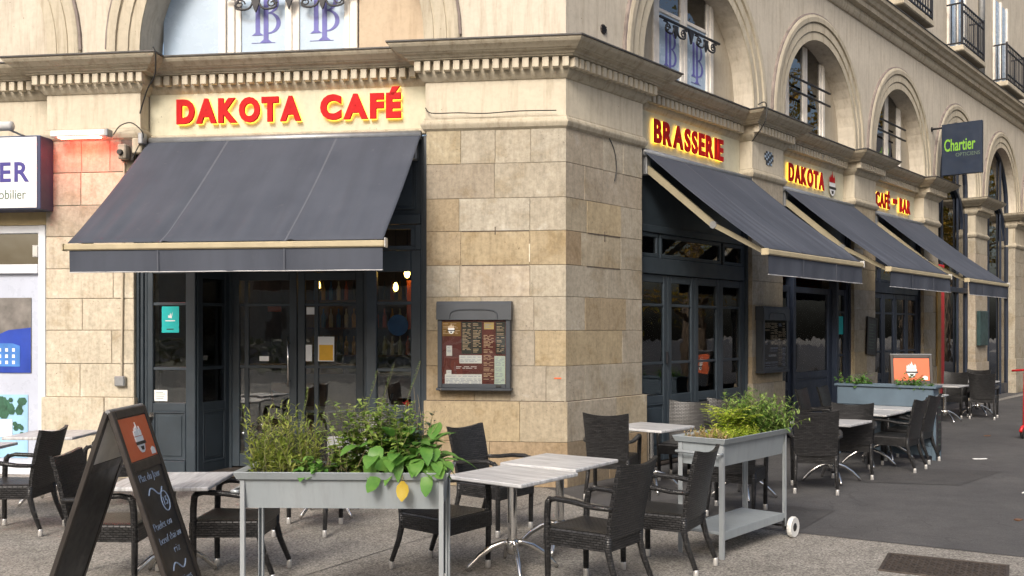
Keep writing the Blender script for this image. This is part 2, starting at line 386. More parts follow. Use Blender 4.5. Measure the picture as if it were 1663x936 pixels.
M['leaf_lime'] = leaf_mat('lime_leaves', [(0.248, 0.354, 0.035), (0.425, 0.549, 0.052), (0.601, 0.620, 0.124)])
M['leaf_fern'] = leaf_mat('feathery_leaves', [(.11, .22, .04), (.22, .36, .08), (.36, .46, .14)])
M['leaf_pink'] = leaf_mat('pinkish_leaves', [(0.265, 0.336, 0.088), (0.460, 0.300, 0.160), (0.601, 0.425, 0.231)])
M['leaf_yellow'] = leaf_mat('yellow_leaf', [(.40, .25, .012), (.50, .35, .02), (.54, .40, .04)])
M['leaf_autumn'] = leaf_mat('autumn_leaves', [(0.102, 0.123, 0.017), (0.290, 0.203, 0.029), (0.522, 0.319, 0.043)])
M['stem'] = plain('stem_green', (.13, .13, .05), .7, 0, .3, 12)
M['dry'] = plain('dry_stalk', (.28, .21, .12), .8, 0, .3, 12)
M['white_flower'] = plain('white_petals', (.75, .75, .70), .6)
M['red_flower'] = plain('red_petals', (.60, .03, .05), .6)
M['bark'] = plain('bark', (.12, .09, .065), .9, 0, .4, 9, .5, 30)

# ------------------------------------------------------------------ text
def text_mesh(body, size, ext, offset=0.0, shear=0.0):
    cu = bpy.data.curves.new("lettering", 'FONT'); cu.body = body; cu.size = size; cu.extrude = ext; cu.offset = offset; cu.shear = shear
    cu.resolution_u = 4
    o = bpy.data.objects.new("lettering", cu); COL.objects.link(o)
    dg = bpy.context.evaluated_depsgraph_get(); me = bpy.data.meshes.new_from_object(o.evaluated_get(dg)); bpy.data.objects.remove(o)
    return me
def letters(word, x0, x1, zb, h, y, ext, mat, parent, offset=0.0, halo=None, gap=.12, name='letter'):
    """stand letters upright (x along the wall, z up) between x0 and x1, cap height h"""
    ms = []
    for ch in word:
        if ch == ' ': ms.append((None, 0, .38, 0)); continue
        if ch == '•':
            me = bpy.data.meshes.new('dot'); mb = MB(); mb.box(0, .26, .30, .56, -.01, .01); me = mb.mesh('dot', mat); ms.append((me, 0, .26, 1)); continue
        me = text_mesh(ch, 1, 0.01, offset); xs = [v.co.x for v in me.vertices]; ms.append((me, min(xs), max(xs)-min(xs), 1))
    cap = text_mesh('H', 1, 0, offset); caph = max(v.co.y for v in cap.vertices)
    tot = sum(q[2] for q in ms) + gap*(len(ms)-1); kx = (x1-x0)/tot; kz = h/caph; x = x0
    for me, mn, wd, real in ms:
        if me is not None:
            for lay, (m_, yy, e_, grow) in enumerate([(mat, y, ext, 0)] + ([(halo, y+ext*1.6, ext*.3, 1)] if halo else [])):
                me2 = me.copy(); me2.materials.clear(); me2.materials.append(m_)
                cx_ = (max(v.co.x for v in me.vertices)+mn)/2; cz = caph/2
                for v in me2.vertices:
                    sgn = 1 if v.co.z > 0 else -1
                    vx, vz = v.co.x, v.co.y
                    if grow: vx = cx_ + (vx-cx_)*1.005; vz = cz + (vz-cz)*1.01
                    v.co = Vector(((vx-mn)*kx, -sgn*e_, vz*kz))
                o = part(name if lay == 0 else 'letter_light', me2, m_, parent, Matrix.Translation((x, yy, zb)))
                if lay == 0: base = o
                else: o.parent = base; o.matrix_local = Matrix.Translation((0, yy-y, 0))
        x += (wd + gap)*kx
def flat_text(body, size, mat, parent, M4, name='lettering', offset=0.0, width=None, ext=.0012):
    """one mesh of print lying in the xy plane of M4"""
    me = text_mesh(body, size, ext, offset); me.materials.clear(); me.materials.append(mat)
    if width:
        mx = max(v.co.x for v in me.vertices); k = width/mx
        for v in me.vertices: v.co.x *= k
    return part(name, me, mat, parent, M4)
UP = Matrix.Rotation(rad(90), 4, 'X')      # xy plane -> upright, facing -y

# ================================================================== THE SETTING: GROUND
def flat(name, poly, z, mat, sub=0):
    mb = MB(); mb.add([(x, y, z) for x, y in poly], [tuple(range(len(poly)))]); return structure(name, mb, mat)
flat('pavement', [(-150,-150),(150,-150),(150,200),(-150,200)], 0.0, M['pavement'])
pC = loc(2, 0, .5); pE = loc(2, 60, .5)
flat('asphalt_pavement', [(3.93,7.31),(9,4.3),(120,-15),(150,60),(pE.x,pE.y),(pC.x,pC.y),(.80,9.6),(1.35,8.88),(2.43,8.20)], .004, M['asphalt'])
flat('asphalt_patch', [(2.47,8.24),(3.11,9.19),(1.9,9.9),(.95,9.5),(1.42,8.86)], .008, M['asphalt_patch'])
flat('asphalt_repair_patch', [(3.9,10.9),(5.0,10.65),(6.0,11.7),(4.7,12.1)], .008, M['asphalt_patch'])
def strip(name, a, b, wd, z, mat):
    a = Vector(a); b = Vector(b); n = 14; d = (b-a).normalized(); nn = Vector((-d.y, d.x)); mb = MB(); V = []
    for i in range(n+1):
        p = a.lerp(b, i/n) + nn*random.uniform(-.008, .008); ww = wd*random.uniform(.5, 1.2)
        V += [(p.x+nn.x*ww, p.y+nn.y*ww, z), (p.x-nn.x*ww, p.y-nn.y*ww, z)]
    mb.add(V, [(2*i, 2*i+1, 2*i+3, 2*i+2) for i in range(n)]); return structure(name, mb, mat)
strip('pavement_joint', (-1.9,6.1), (-.45,8.45), .006, .003, M['asphalt_patch'])
strip('pavement_joint', (-.45,8.45), (.3,9.6), .005, .003, M['asphalt_patch'])
strip('kerb_strip', loc(2,13.6,-.35).xy, loc(2,40,-.35).xy, .10, .012, M['pavement'])
rd = [loc(2, -30, -14).xy, loc(2, 120, -14).xy, loc(2, 120, -24).xy, loc(2, -30, -24).xy]
flat('road', [(q.x, q.y) for q in rd], .006, M['asphalt'])

# ================================================================== THE CORNER BUILDING
bld = thing('corner_building', 'cream stone corner building with arched first floor windows above the café awnings', 'building', Matrix.Translation(C0))
R1, R2 = RF[1], RF[2]
Z_BAND0, Z_BAND1, Z_FR, Z_TOP = 3.985, 4.12, 4.53, 4.90
REC = .22
def rel(fr, s, y): q = RF[fr] @ Vector((s, y, 0)); return (q.x, q.y)

# --- lower stones (thin course blocks on a mortar core)
PAL = dict(cr=(1.04,1.04,1.03), pale=(1.09,1.11,1.13), yel=(1.06,1.02,.90), gr=(.93,.92,.92), gb=(.88,.85,.83), och=(1.02,.93,.76), tan=(.91,.82,.69), br=(.82,.70,.57),
           grey=(.97,.97,.97), lt=(1.42,1.43,1.42), lt2=(1.38,1.39,1.38), pk=(1.05,1.01,.99), dk=(.72,.65,.58), mid=(.95,.91,.83))
def stone(fr, s0, s1, z0, z1, col, y=0.0, depth=.09, m0=0.0, m1=0.0, g=.0016, c=.004):
    a, b_, z0, z1 = s0 + (0 if m0 else g), s1 - (0 if m1 else g), z0+g, z1-g
    y += random.uniform(-.0025, .0025) if not (m0 or m1) else 0
    ca = 0 if m0 else c; cb = 0 if m1 else c
    V = [(a+ca,y,z0+c),(b_-cb,y,z0+c),(b_-cb,y,z1-c),(a+ca,y,z1-c),
         (a,y+c,z0),(b_,y+c,z0),(b_,y+c,z1),(a,y+c,z1),
         (a+m0*depth,y+depth,z0),(b_+m1*depth,y+depth,z0),(b_+m1*depth,y+depth,z1),(a+m0*depth,y+depth,z1)]
    F = [(0,1,2,3),(0,4,5,1),(1,5,6,2),(2,6,7,3),(3,7,4,0),(4,8,9,5),(5,9,10,6),(6,10,11,7),(7,11,8,4),(8,11,10,9)]
    mb = MB(); mb.add(V, F)
    j = 1+random.uniform(-.05, .05)
    return part('stone_block', mb, M['stone'], bld, RF[fr], tuple(q*j for q in PAL[col]))
Zc = [0.0, .50, .947, 1.341, 1.736, 2.111, 2.465, 2.846, 3.214, 3.602, 3.985]
F1 = {0: [(-1.60,'tan'),(-.85,'br'),(0,)], 1: [(-1.60,'och'),(-.51,'mid'),(0,)],
      2: [(-1.575,'tan'),(-1.02,'mid'),(-.62,'gr'),(-.22,'grey'),(0,)], 3: [(-1.575,'tan'),(-1.0,'gr'),(-.345,'och'),(0,)],
      4: [(-1.575,'mid'),(-.95,'gr'),(-.355,'grey'),(0,)], 5: [(-1.575,'grey'),(-1.19,'pk'),(-.40,'cr'),(0,)],
      6: [(-1.575,'tan'),(-1.18,'och'),(-.40,'och'),(0,)], 7: [(-1.575,'tan'),(-1.20,'pale'),(-.40,'cr'),(0,)],
      8: [(-1.575,'gb'),(-.80,'cr'),(0,)], 9: [(-1.575,'yel'),(-1.18,'cr'),(-.79,'cr'),(-.39,'pale'),(0,)]}
F2 = {0: [(0,'dk'),(.8,'br'),(1.62,)], 1: [(0,'gr'),(.95,'mid'),(1.62,)], 2: [(0,'gr'),(.36,'grey'),(1.56,)], 3: [(0,'och'),(1.12,'gr'),(1.56,)],
      4: [(0,'grey'),(.36,'tan'),(1.2,'gr'),(1.56,)], 5: [(0,'grey'),(.8,'grey'),(1.56,)], 6: [(0,'br'),(.29,'mid'),(1.09,'grey'),(1.56,)],
      7: [(0,'mid'),(.40,'och'),(1.09,'grey'),(1.56,)], 8: [(0,'gb'),(.35,'gb'),(.72,'gb'),(1.56,)], 9: [(0,'gb'),(.72,'grey'),(1.14,'grey'),(1.56,)]}
for fr, tab in ((1, F1), (2, F2)):
    for k, row in tab.items():
        pr = -.035 if k < 2 else 0.0
        for (s, c), nx in zip([q[:2] if len(q) > 1 else (q[0], None) for q in row[:-1]], row[1:]):
            e = nx[0]
            m0 = MITRE if (fr == 2 and s == 0) else 0; m1 = -MITRE if (fr == 1 and e == 0) else 0
            s_, e_ = s, e
            if fr == 2 and s == 0: s_ = -pr*-MITRE if False else pr*MITRE
            if fr == 1 and e == 0: e_ = -pr*MITRE
            stone(fr, s_ if s else (pr*MITRE if fr == 2 else s), e_, Zc[k], Zc[k+1], c, y=pr, m0=m0, m1=m1)
LP = {0: [(-6.24,'lt2'),(-5.4,'lt2'),(-5.06,)], 1: [(-6.24,'lt'),(-5.44,'lt2'),(-5.06,)], 2: [(-6.20,'lt'),(-5.76,'lt'),(-5.08,)], 3: [(-6.20,'lt'),(-5.36,'lt2'),(-5.08,)],
      4: [(-6.20,'lt2'),(-5.73,'lt'),(-5.08,)], 5: [(-6.20,'lt'),(-5.34,'lt'),(-5.08,)], 6: [(-6.20,'lt2'),(-5.08,)], 7: [(-6.20,'cr'),(-5.5,'lt2'),(-5.08,)],
      8: [(-6.20,'cr'),(-5.75,'lt2'),(-5.08,)], 9: [(-6.20,'gr'),(-5.74,'cr'),(-5.38,'cr'),(-5.08,)]}
for k, row in LP.items():
    for q, nx in zip(row[:-1], row[1:]): stone(1, q[0], nx[0], Zc[k], Zc[k+1], q[1], y=-.03 if k < 2 else 0, depth=.16, g=.0035, c=.006)
random.seed(11)
P2S = [(4.55,5.60),(8.60,9.66),(12.55,13.55),(16.52,17.62),(20.5,21.6),(24.5,25.6),(28.5,29.6)]
for pi, (a, b_) in enumerate(P2S):
    for k in range(10):
        pr = -.03 if k < 2 else 0; cols = ['tan','mid','och','gr'] if pi < 3 else ['pk','cr','grey','cr']
        if pi >= 5:
            stone(2, a, b_, Zc[k], Zc[k+1], random.choice(cols), y=pr, depth=.2); continue
        cut = a + (b_-a)*random.choice([.36, .42, .58, .64]) if k % 3 else None
        if cut:
            stone(2, a+pr, cut, Zc[k], Zc[k+1], random.choice(cols), y=pr, depth=.2); stone(2, cut, b_-pr, Zc[k], Zc[k+1], random.choice(cols), y=pr, depth=.2)
        else: stone(2, a+pr, b_-pr, Zc[k], Zc[k+1], random.choice(cols), y=pr, depth=.2)
# dark open joints on the corner pillar; plinth strips paint in its shadow line
for fr, a, b_, z in ((1,-1.17,-.41,2.846),(1,-1.17,-.41,2.465),(2,.42,1.07,2.846),(2,.40,1.07,2.465),(1,-1.57,-.02,.949),(2,.02,1.6,.949)):
    part('joint_and_shadow_line', MB().box(a, b_, -.0035, .02, z-.006, z+.006), M['dark_joint_shadow'], bld, RF[fr])
for fr, s_, z, h in ((1,-.79,2.85,.09),(2,.75,2.83,.12),(1,-.405,2.6,.2)): part('joint_and_shadow_line', MB().box(s_-.006, s_+.006, -.0036, .02, z-h/2, z+h/2), M['dark_joint_shadow'] if h < .15 else M['pale_joint'], bld, RF[fr])
# cores behind the stones
mb = MB(); mb.prism([(-1.57,.012),(-.007,.012),(-MITRE*.6,.6),(-1.57,.6)], 0, Z_TOP, 'z'); part('wall', mb, M['mortar'], bld, R1)
mb = MB(); mb.prism([(.007,.012),(1.555,.012),(1.555,.6),(MITRE*.6,.6)], 0, Z_TOP, 'z'); part('wall', mb, M['mortar'], bld, R2)
mb = MB(); mb.box(-6.19,-5.085,.012,.6,0,Z_TOP); part('wall', mb, M['mortar'], bld, R1)
mb = MB()
for a, b_ in P2S: mb.box(a+.006, b_-.006, .012, .6, 0, Z_TOP)
part('wall', mb, M['mortar'], bld, R2)

# --- entablature plan
path = [rel(1,-14,REC), rel(1,-6.18,REC), rel(1,-6.18,0), rel(1,-5.0,0), rel(1,-5.0,REC), rel(1,-1.585,REC), rel(1,-1.585,0), (0,0),
        rel(2,1.57,0), rel(2,1.57,REC), rel(2,4.55,REC), rel(2,4.55,0), rel(2,5.62,0), rel(2,5.62,REC), rel(2,8.6,REC), rel(2,8.6,0), rel(2,9.68,0), rel(2,9.68,REC),
        rel(2,12.55,REC), rel(2,12.55,0), rel(2,13.58,0), rel(2,13.58,.32)]
FRIEZE = [(0,Z_BAND1-.01),(0,Z_FR+.01)]
mb = MB(); mb.sweep(FRIEZE, path); part('frieze', mb, M['cream'], bld)
CORN = [(0,4.525),(.015,4.53),(.03,4.545),(.055,4.575),(.07,4.60),(.075,4.615),(.075,4.735),(.165,4.738),(.17,4.755),(.19,4.757),(.20,4.775),(.245,4.79),(.25,4.80),(.265,4.803),(.285,4.82),(.325,4.85),(.345,4.875),(.35,4.895)]
mb = MB(); mb.sweep(CORN, path); part('cornice', mb, M['trim'], bld)
mb = MB(); mb.sweep([(.35,4.893),(.366,4.895),(.366,4.911),(.30,4.925),(-.3,4.99)], path); part('lead_flashing', mb, M['lead'], bld)
BAND = [(0,3.975),(.012,3.985),(.03,4.0),(.045,4.03),(.05,4.045),(.05,4.06),(.03,4.065),(.025,4.09),(.012,4.105),(.012,4.122),(0,4.126)]
for pth in (path[1:5], path[5:10], path[10:14], path[14:18], path[18:22]):
    p_ = list(pth)
    mb = MB(); mb.sweep(BAND, p_); part('string_moulding', mb, M['trim'], bld)
# dentils: one small mesh, many copies
dmb = MB(); dmb.cbox(-.036,.036,-.078,.004,0,.108,.004); dmesh = dmb.mesh('dentil', M['cream'])
npath = len(path); ndent = 0
for i in range(npath-1):
    a = Vector(path[i]); b_ = Vector(path[i+1]); d = b_-a; Ls = d.length
    if Ls < .3: continue
    d.normalize(); nrm = Vector((d.y, -d.x)); off = .075
    def ext(j, sgn):
        """how far the offset corner lies beyond the plan corner"""
        if j <= 0 or j >= npath-1: return 0
        d0 = (Vector(path[j])-Vector(path[j-1])).normalized(); d1 = (Vector(path[j+1])-Vector(path[j])).normalized()
        n0 = Vector((d0.y,-d0.x)); n1 = Vector((d1.y,-d1.x)); bb = (n0+n1)/(1+n0.dot(n1)); return bb.dot(d)*sgn*(off+.04)
    s0 = -ext(i, -1)*1 if False else -max(-.2, ext(i, -1)); s1 = Ls + max(-.2, ext(i+1, 1))
    n = max(1, round((s1-s0)/.112)); pit = (s1-s0)/n
    for k in range(n):
        p = a + d*(s0+(k+.5)*pit) + nrm*off
        part('dentil', dmesh, M['cream'], bld, Matrix.Translation((p.x, p.y, 4.622)) @ Matrix.Rotation(math.atan2(d.y, d.x), 4, 'Z')); ndent += 1
print('dentils', ndent)

# --- the optician's pilaster capitals, farther along
for a, b_ in P2S[3:]:
    pth = [rel(2,a,.32), rel(2,a,0), rel(2,b_,0), rel(2,b_,.32)]
    mb = MB(); mb.sweep(FRIEZE, pth); mb.sweep(CORN, pth); mb.sweep([(.35,4.893),(.366,4.911),(-.3,4.99)], pth); mb.sweep(BAND, pth)
    for k in range(9): mb.box(0,0,0,0,0,0) if False else None
    cap_o = part('capital', mb, M['trim'], bld)
    for k in range(10):
        q = RF[2] @ Vector((a-.06+(k+.5)*(b_-a+.12)/10, -.075, 4.622)); part('dentil', dmesh, M['cream'], cap_o, Matrix.Translation(q) @ RF[2])

# --- upper walls with arched openings
def arch_wall(fr, x0, x1, xc, R, zs, ztop, y, zbot=4.85, n=28):
    mb = MB(); pts = [(xc-R, zbot)] + [(xc+R*math.cos(PI-PI*i/n), zs+R*math.sin(PI*i/n)) for i in range(n+1)] + [(xc+R, zbot)]
    def outer(p):
        if p[1] <= zs: return (x0 if p[0] < xc else x1, p[1])
        dx, dz = p[0]-xc, p[1]-zs; k = 1e9
        if dx < -1e-6: k = min(k, (x0-xc)/dx)
        if dx > 1e-6: k = min(k, (x1-xc)/dx)
        if dz > 1e-6: k = min(k, (ztop-zs)/dz)
        return (xc+dx*k, zs+dz*k)
    V = [(p[0], y, p[1]) for p in pts] + [(*[outer(p)[0]], y, outer(p)[1]) for p in pts]; k = len(pts)
    F = [(i, i+1, i+1+k, i+k) for i in range(k-1)]
    mb.add(V, F)
    for sx in (x0, x1):      # corner triangles
        q = [outer(p) for p in pts]
        for i in range(k-1):
            (ax, az), (bx, bz) = q[i], q[i+1]
            if abs(az-ztop) < 1e-5 and abs(bx-sx) < 1e-5 and bz < ztop-1e-5 and abs(ax-sx) > 1e-5: mb.add([(ax,y,az),(bx,y,bz),(sx,y,ztop)], [(0,1,2)])
            if abs(bz-ztop) < 1e-5 and abs(ax-sx) < 1e-5 and az < ztop-1e-5 and abs(bx-sx) > 1e-5: mb.add([(ax,y,az),(bx,y,bz),(sx,y,ztop)], [(0,1,2)])
    return mb, pts
ARCHP = [(0,.0),(0,-.022),(.11,-.022),(.115,-.012),(.135,-.012),(.14,-.035),(.26,-.035),(.265,-.022),(.285,-.022),(.29,-.055),(.36,-.06),(.40,-.045),(.415,-.02),(.42,.004)]
def archivolt(fr, xc, R, zs, y, zbot=4.85, n=32, prof=ARCHP, k=1.0):
    mb = MB(); V = []; st = [(None, zbot)] + [(PI-PI*i/n, None) for i in range(n+1)] + [(0, zbot)]; m = len(prof)
    for th, zb in st:
        for r_, o in prof:
            rr = R + r_*k
            if zb is not None: V.append((xc + (-rr if th is None else rr), y+o, zb))
            else: V.append((xc+rr*math.cos(th), y+o, zs+rr*math.sin(th)))
    F = [(i*m+j, (i+1)*m+j, (i+1)*m+j+1, i*m+j+1) for i in range(len(st)-1) for j in range(m-1)]
    mb.add(V, F); part('arch_moulding', mb, M['trim'], bld, RF[fr], smooth=False)
    if prof is ARCHP:
        mb = MB(); V = []
        for i in range(n+1):
            th = PI-PI*i/n
            for r_, o in ((.405,-.040),(.430,-.030),(.432,.0)): V.append((xc+(R+r_)*math.cos(th), y+o, zs+(R+r_)*math.sin(th)))
        mb.add(V, [(i*3+j, (i+1)*3+j, (i+1)*3+j+1, i*3+j+1) for i in range(n) for j in range(2)]); part('arch_capping', mb, M['capping'], bld, RF[fr])
def reveal(fr, pts, y0, y1):
    mb = MB(); k = len(pts); mb.add([(p[0], y0, p[1]) for p in pts] + [(p[0], y1, p[1]) for p in pts], [(i, i+1, i+1+k, i+k) for i in range(k-1)])
    part('arch_reveal', mb, M['upper'], bld, RF[fr])
def arch_fill(pts, y, mat, fr, name):
    mb = MB(); mb.prism([(p[0], p[1]) for p in pts], y, y+.06, 'y'); return part(name, mb, mat, bld, RF[fr])
ZS = 5.05; ZSTR = 7.35
BAYS2 = [(0.0, 5.07, 3.06, 1.50), (5.07, 9.13, 7.10, 1.50), (9.13, 13.07, 11.1, 1.46), (13.07, 17.07, 15.07, 1.46), (17.07, 21.05, 19.06, 1.46), (21.05, 25.05, 23.05, 1.46), (25.05, 29.05, 27.05, 1.46)]
BAYS1 = [(-10.3, -5.59, -7.88, 1.72), (-5.59, 0.0, -3.30, 1.70)]

def arched_window(fr, xc, R, kind):
    y = .42 if fr == 1 else .29
    if kind == 'blind': return
    w_ = .76; pw = 4.97
    # beige side infills, each a solid piece between reveal and window
    def seg(x0, x1, n=10):
        top = [(x, ZS + math.sqrt(max(0, R*R-(x-xc)**2))) for x in [x1+(x0-x1)*i/n for i in range(n+1)]]
        return [(x0, pw), (x1, pw)] + top
    if kind == 'front':
        mb = MB(); mb.prism(seg(xc+w_+.06, xc+R), y, y+.05, 'y'); part('beige_infill', mb, M['infill_f'], bld, RF[fr])
    else:
        for a, b_ in ((xc-R, xc-w_), (xc+w_, xc+R)):
            mb = MB(); mb.prism(seg(a, b_), y, y+.05, 'y'); part('side_infill', mb, M['infill'], bld, RF[fr])
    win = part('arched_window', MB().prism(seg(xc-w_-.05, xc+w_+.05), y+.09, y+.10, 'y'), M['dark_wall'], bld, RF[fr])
    # frames (sub-parts)
    def hbar(z, h=.06, yy=y-.01, x0=xc-w_, x1=xc+w_, nm='window_bar'): return part(nm, MB().cbox(x0, x1, yy, yy+.06, z, z+h, .006), M['white_paint'], win)
    for sx in (-1, 1):
        xx = xc + sx*w_; zt = ZS + math.sqrt(R*R - w_*w_) + .02
        part('window_frame', MB().cbox(xx-.045, xx+.045, y-.03, y+.04, pw, zt, .008), M['white_paint'], win)
        part('window_stile', MB().cbox(xc+sx*.045-.042, xc+sx*.045+.042, y-.015, y+.035, pw+.05, ZS+R-.03, .006), M['white_paint'], win)
        part('window_stile', MB().cbox(xc+sx*(w_-.085)-.035, xc+sx*(w_-.085)+.035, y-.012, y+.035, pw+.05, ZS+math.sqrt(R*R-(w_-.05)**2), .006), M['white_paint'], win)
    hbar(pw+.02, .075); 
    gx = [(xc-w_+.12, xc-.087), (xc+.087, xc+w_-.12)]
    filmtop = 6.0 if fr == 1 else 5.95
    for (a, b_) in gx:
        if kind in ('front', 'film'):
            part('pane', MB().box(a, b_, y+.012, y+.018, pw+.09, filmtop), M['pale_blue'], win)
            hbar(filmtop, .05, y-.005, a-.02, b_+.02)
            part('pane', MB().prism(seg(a, b_)[2:] + [(a, filmtop+.05), (b_, filmtop+.05)], y+.012, y+.018, 'y'), M['dark_glass'], win)
            monogram((a+b_)/2, y+.0095, 5.19, .60 if fr == 1 else .56, win)
        else:
            part('pane', MB().prism(seg(a, b_)[2:] + [(a, pw+.09), (b_, pw+.09)], y+.012, y+.018, 'y'), M['dark_glass'], win)
    if kind == 'front':
        a, b_ = xc-R-.02, xc-w_-.06
        part('pane', MB().prism(seg(xc-R+.06, b_), y+.02, y+.026, 'y'), M['pale_blue'], win)  # side light glass: its pale sky reflection is put into the colour
        hbar(pw+.01, .05, y-.005, xc-R+.02, b_)
        part('window_frame', MB().cbox(b_-.10, b_-.01, y-.02, y+.05, pw, ZS+1.2, .008), M['white_paint'], win)
    return win
def monogram(xm, y, zb, h, parent):
    """interlaced serif I and B, the B on a long foot"""
    mb = MB(); t = .0025; u = h/5.6
    def quad(x0, x1, z0, z1): mb.prism([(xm+x0*u, zb+z0*u), (xm+x1*u, zb+z0*u), (xm+x1*u, zb+z1*u), (xm+x0*u, zb+z1*u)], y-t, y, 'y')
    def serif(x0, x1, z, d): mb.prism([(xm+(x0-.42)*u, zb+z*u), (xm+(x1+.42)*u, zb+z*u), (xm+x1*u, zb+(z+d)*u), (xm+x0*u, zb+(z+d)*u)], y-t*1.3, y, 'y')
    quad(-.95, -.42, 1.0, 5.6); serif(-.95, -.42, .82, .3)
    quad(.0, .56, .25, 5.6); serif(.0, .56, 0, .35)
    def bowl(z0, z1, xr):
        n = 12; c = (z0+z1)/2; r = (z1-z0)/2; o = [(.5+xr*math.sin(PI*i/n), c - r*math.cos(PI*i/n)) for i in range(n+1)]
        inn = [(.5+(xr-.5)*math.sin(PI*i/n), c - (r-.16)*math.cos(PI*i/n)) for i in range(n+1)]
        for i in range(n): mb.prism([(xm+q[0]*u, zb+q[1]*u) for q in (o[i], o[i+1], inn[i+1], inn[i])], y-t*.8, y, 'y')
    bowl(.95, 3.4, 1.5); bowl(3.2, 5.6, 1.3)
    quad(-1.4, 1.35, -.06, 0.0)
    part('monogram', mb, M['violet'], parent)
M['infill_f'] = render_mat('speckled_beige_infill', (.52, .42, .31), .35)

for fr, bays in ((1, BAYS1), (2, BAYS2)):
    for bi, (x0, x1, xc, R) in enumerate(bays):
        opt = fr == 2 and bi >= 3
        zb = 4.85
        mb, pts = arch_wall(fr, x0, x1, xc, R, ZS, ZSTR+.05, 0.0, zb)
        part('upper_wall', mb, M['upper'], bld, RF[fr]); archivolt(fr, xc, R, ZS, 0.0)
        if fr == 1 and bi == 0:
            arch_fill(pts, .05, M['upper'], fr, 'blind_arch_panel'); continue
        reveal(fr, pts, 0, .52)
        if not opt: arched_window(fr, xc, R, 'front' if fr == 1 else ('film' if bi == 0 else 'plain'))
# string course and upper storey
pth = [rel(1,-14,0), (0,0), rel(2,34,0)]
STR = [(0,7.33),(.03,7.34),(.05,7.37),(.07,7.42),(.07,7.50),(.16,7.52),(.17,7.60),(.21,7.62),(.24,7.68),(.30,7.72),(.31,7.78),(.29,7.80),(-.06,7.92)]
mb = MB(); mb.sweep(STR, pth); part('string_course', mb, M['trim'], bld)
mb = MB(); mb.sweep([(.31,7.78),(.325,7.785),(.325,7.80),(-.05,7.93)], pth); part('lead_flashing', mb, M['lead'], bld)
mb = MB(); mb.sweep([(-.05,7.85),(-.05,12.4)], [rel(1,-14,0), (0,0), rel(2,34,0)]); part('upper_storey_wall', mb, M['upper'], bld)
mb = MB(); mb.sweep([(0,12.3),(.1,12.35),(.35,12.6),(.4,12.75),(-9,14.5)], pth); part('roof', mb, M['lead'], bld)
for xc in [b[2] for b in BAYS2] + [30.9]:
    wn_ = part('upper_window', MB().box(xc-.62, xc+.62, .0495-.012, .06, 8.0, 10.3), M['pale_blue'], bld, RF[2])
    for a, b_ in ((-.70,-.60),(-.05,.05),(.60,.70)): part('window_frame', MB().cbox(xc+a, xc+b_, .0, .06, 7.95, 10.35, .01), M['white_paint'], wn_)
    part('balcony_slab', MB().cbox(xc-.95, xc+.95, -.36, .05, 7.93, 8.06, .02), M['trim'], bld, RF[2])
part('upper_window', MB().box(-4.1,-2.5,.03,.06,8.0,10.3), M['pale_blue'], bld, RF[1])
# downpipe
mb = MB(); mb.tube([(17.0,-.02,7.95),(17.0,-.02,12.3)], .075, 10); part('downpipe', mb, M['grey_metal'], bld, RF[2], smooth=True)
# round vent in the corner wall
mb = MB(); mb.lathe([(.055,-.012),(.06,-.004),(.06,.01)], (.72,0,5.24), 14, 'y'); rv = part('round_vent', mb, M['grate'], bld, RF[2])
for k in range(4): part('vent_slat', MB().box(.672,.768,-.02,-.012,5.20+.022*k,5.208+.022*k), M['black_iron'], rv)

# --- the ground floor room behind the glass
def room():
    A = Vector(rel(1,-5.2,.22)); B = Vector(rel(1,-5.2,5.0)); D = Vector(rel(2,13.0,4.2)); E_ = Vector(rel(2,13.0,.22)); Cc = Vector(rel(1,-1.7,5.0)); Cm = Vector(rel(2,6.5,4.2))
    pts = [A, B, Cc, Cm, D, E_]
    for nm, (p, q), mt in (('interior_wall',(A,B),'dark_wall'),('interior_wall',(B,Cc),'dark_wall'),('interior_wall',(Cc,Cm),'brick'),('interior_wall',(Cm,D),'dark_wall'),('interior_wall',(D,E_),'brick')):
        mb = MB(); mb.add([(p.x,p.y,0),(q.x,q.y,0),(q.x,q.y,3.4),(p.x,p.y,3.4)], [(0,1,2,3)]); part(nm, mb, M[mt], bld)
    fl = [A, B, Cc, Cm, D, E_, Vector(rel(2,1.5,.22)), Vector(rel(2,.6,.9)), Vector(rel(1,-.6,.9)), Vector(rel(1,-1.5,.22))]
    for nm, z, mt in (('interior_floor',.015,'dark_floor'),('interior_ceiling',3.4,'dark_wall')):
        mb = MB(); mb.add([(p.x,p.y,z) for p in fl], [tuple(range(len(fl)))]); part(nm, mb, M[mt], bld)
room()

# ================================================================== SHOPFRONTS
def sill_panel(x0, x1, y, z0, z1, par, mat=None, mat4=None):
    """raised and fielded timber panel with a moulded rim"""
    mat = mat or M['joinery']; mb = MB()
    mb.box(x0, x1, y-.004, y+.02, z0, z1)
    for (a, b_, c, d) in ((x0,x1,z0,z0+.022),(x0,x1,z1-.022,z1),(x0,x0+.022,z0+.022,z1-.022),(x1-.022,x1,z0+.022,z1-.022)): mb.cbox(a, b_, y-.022, y+.004, c, d, .006)
    mb.cbox(x0+.05, x1-.05, y-.014, y+.004, z0+.05, z1-.05, .008)
    return part('timber_panel', mb, mat, par, mat4)
def bar(name, x0, x1, z0, z1, y0, y1, par, mat=None, mat4=None, c=.006):
    return part(name, MB().cbox(x0, x1, y0, y1, z0, z1, c), mat or M['joinery'], par, mat4)
def pane(x0, x1, z0, z1, y, par, mat4=None, mat=None):
    return part('pane', MB().box(x0, x1, y, y+.006, z0, z1), mat or M['glass'], par, mat4)
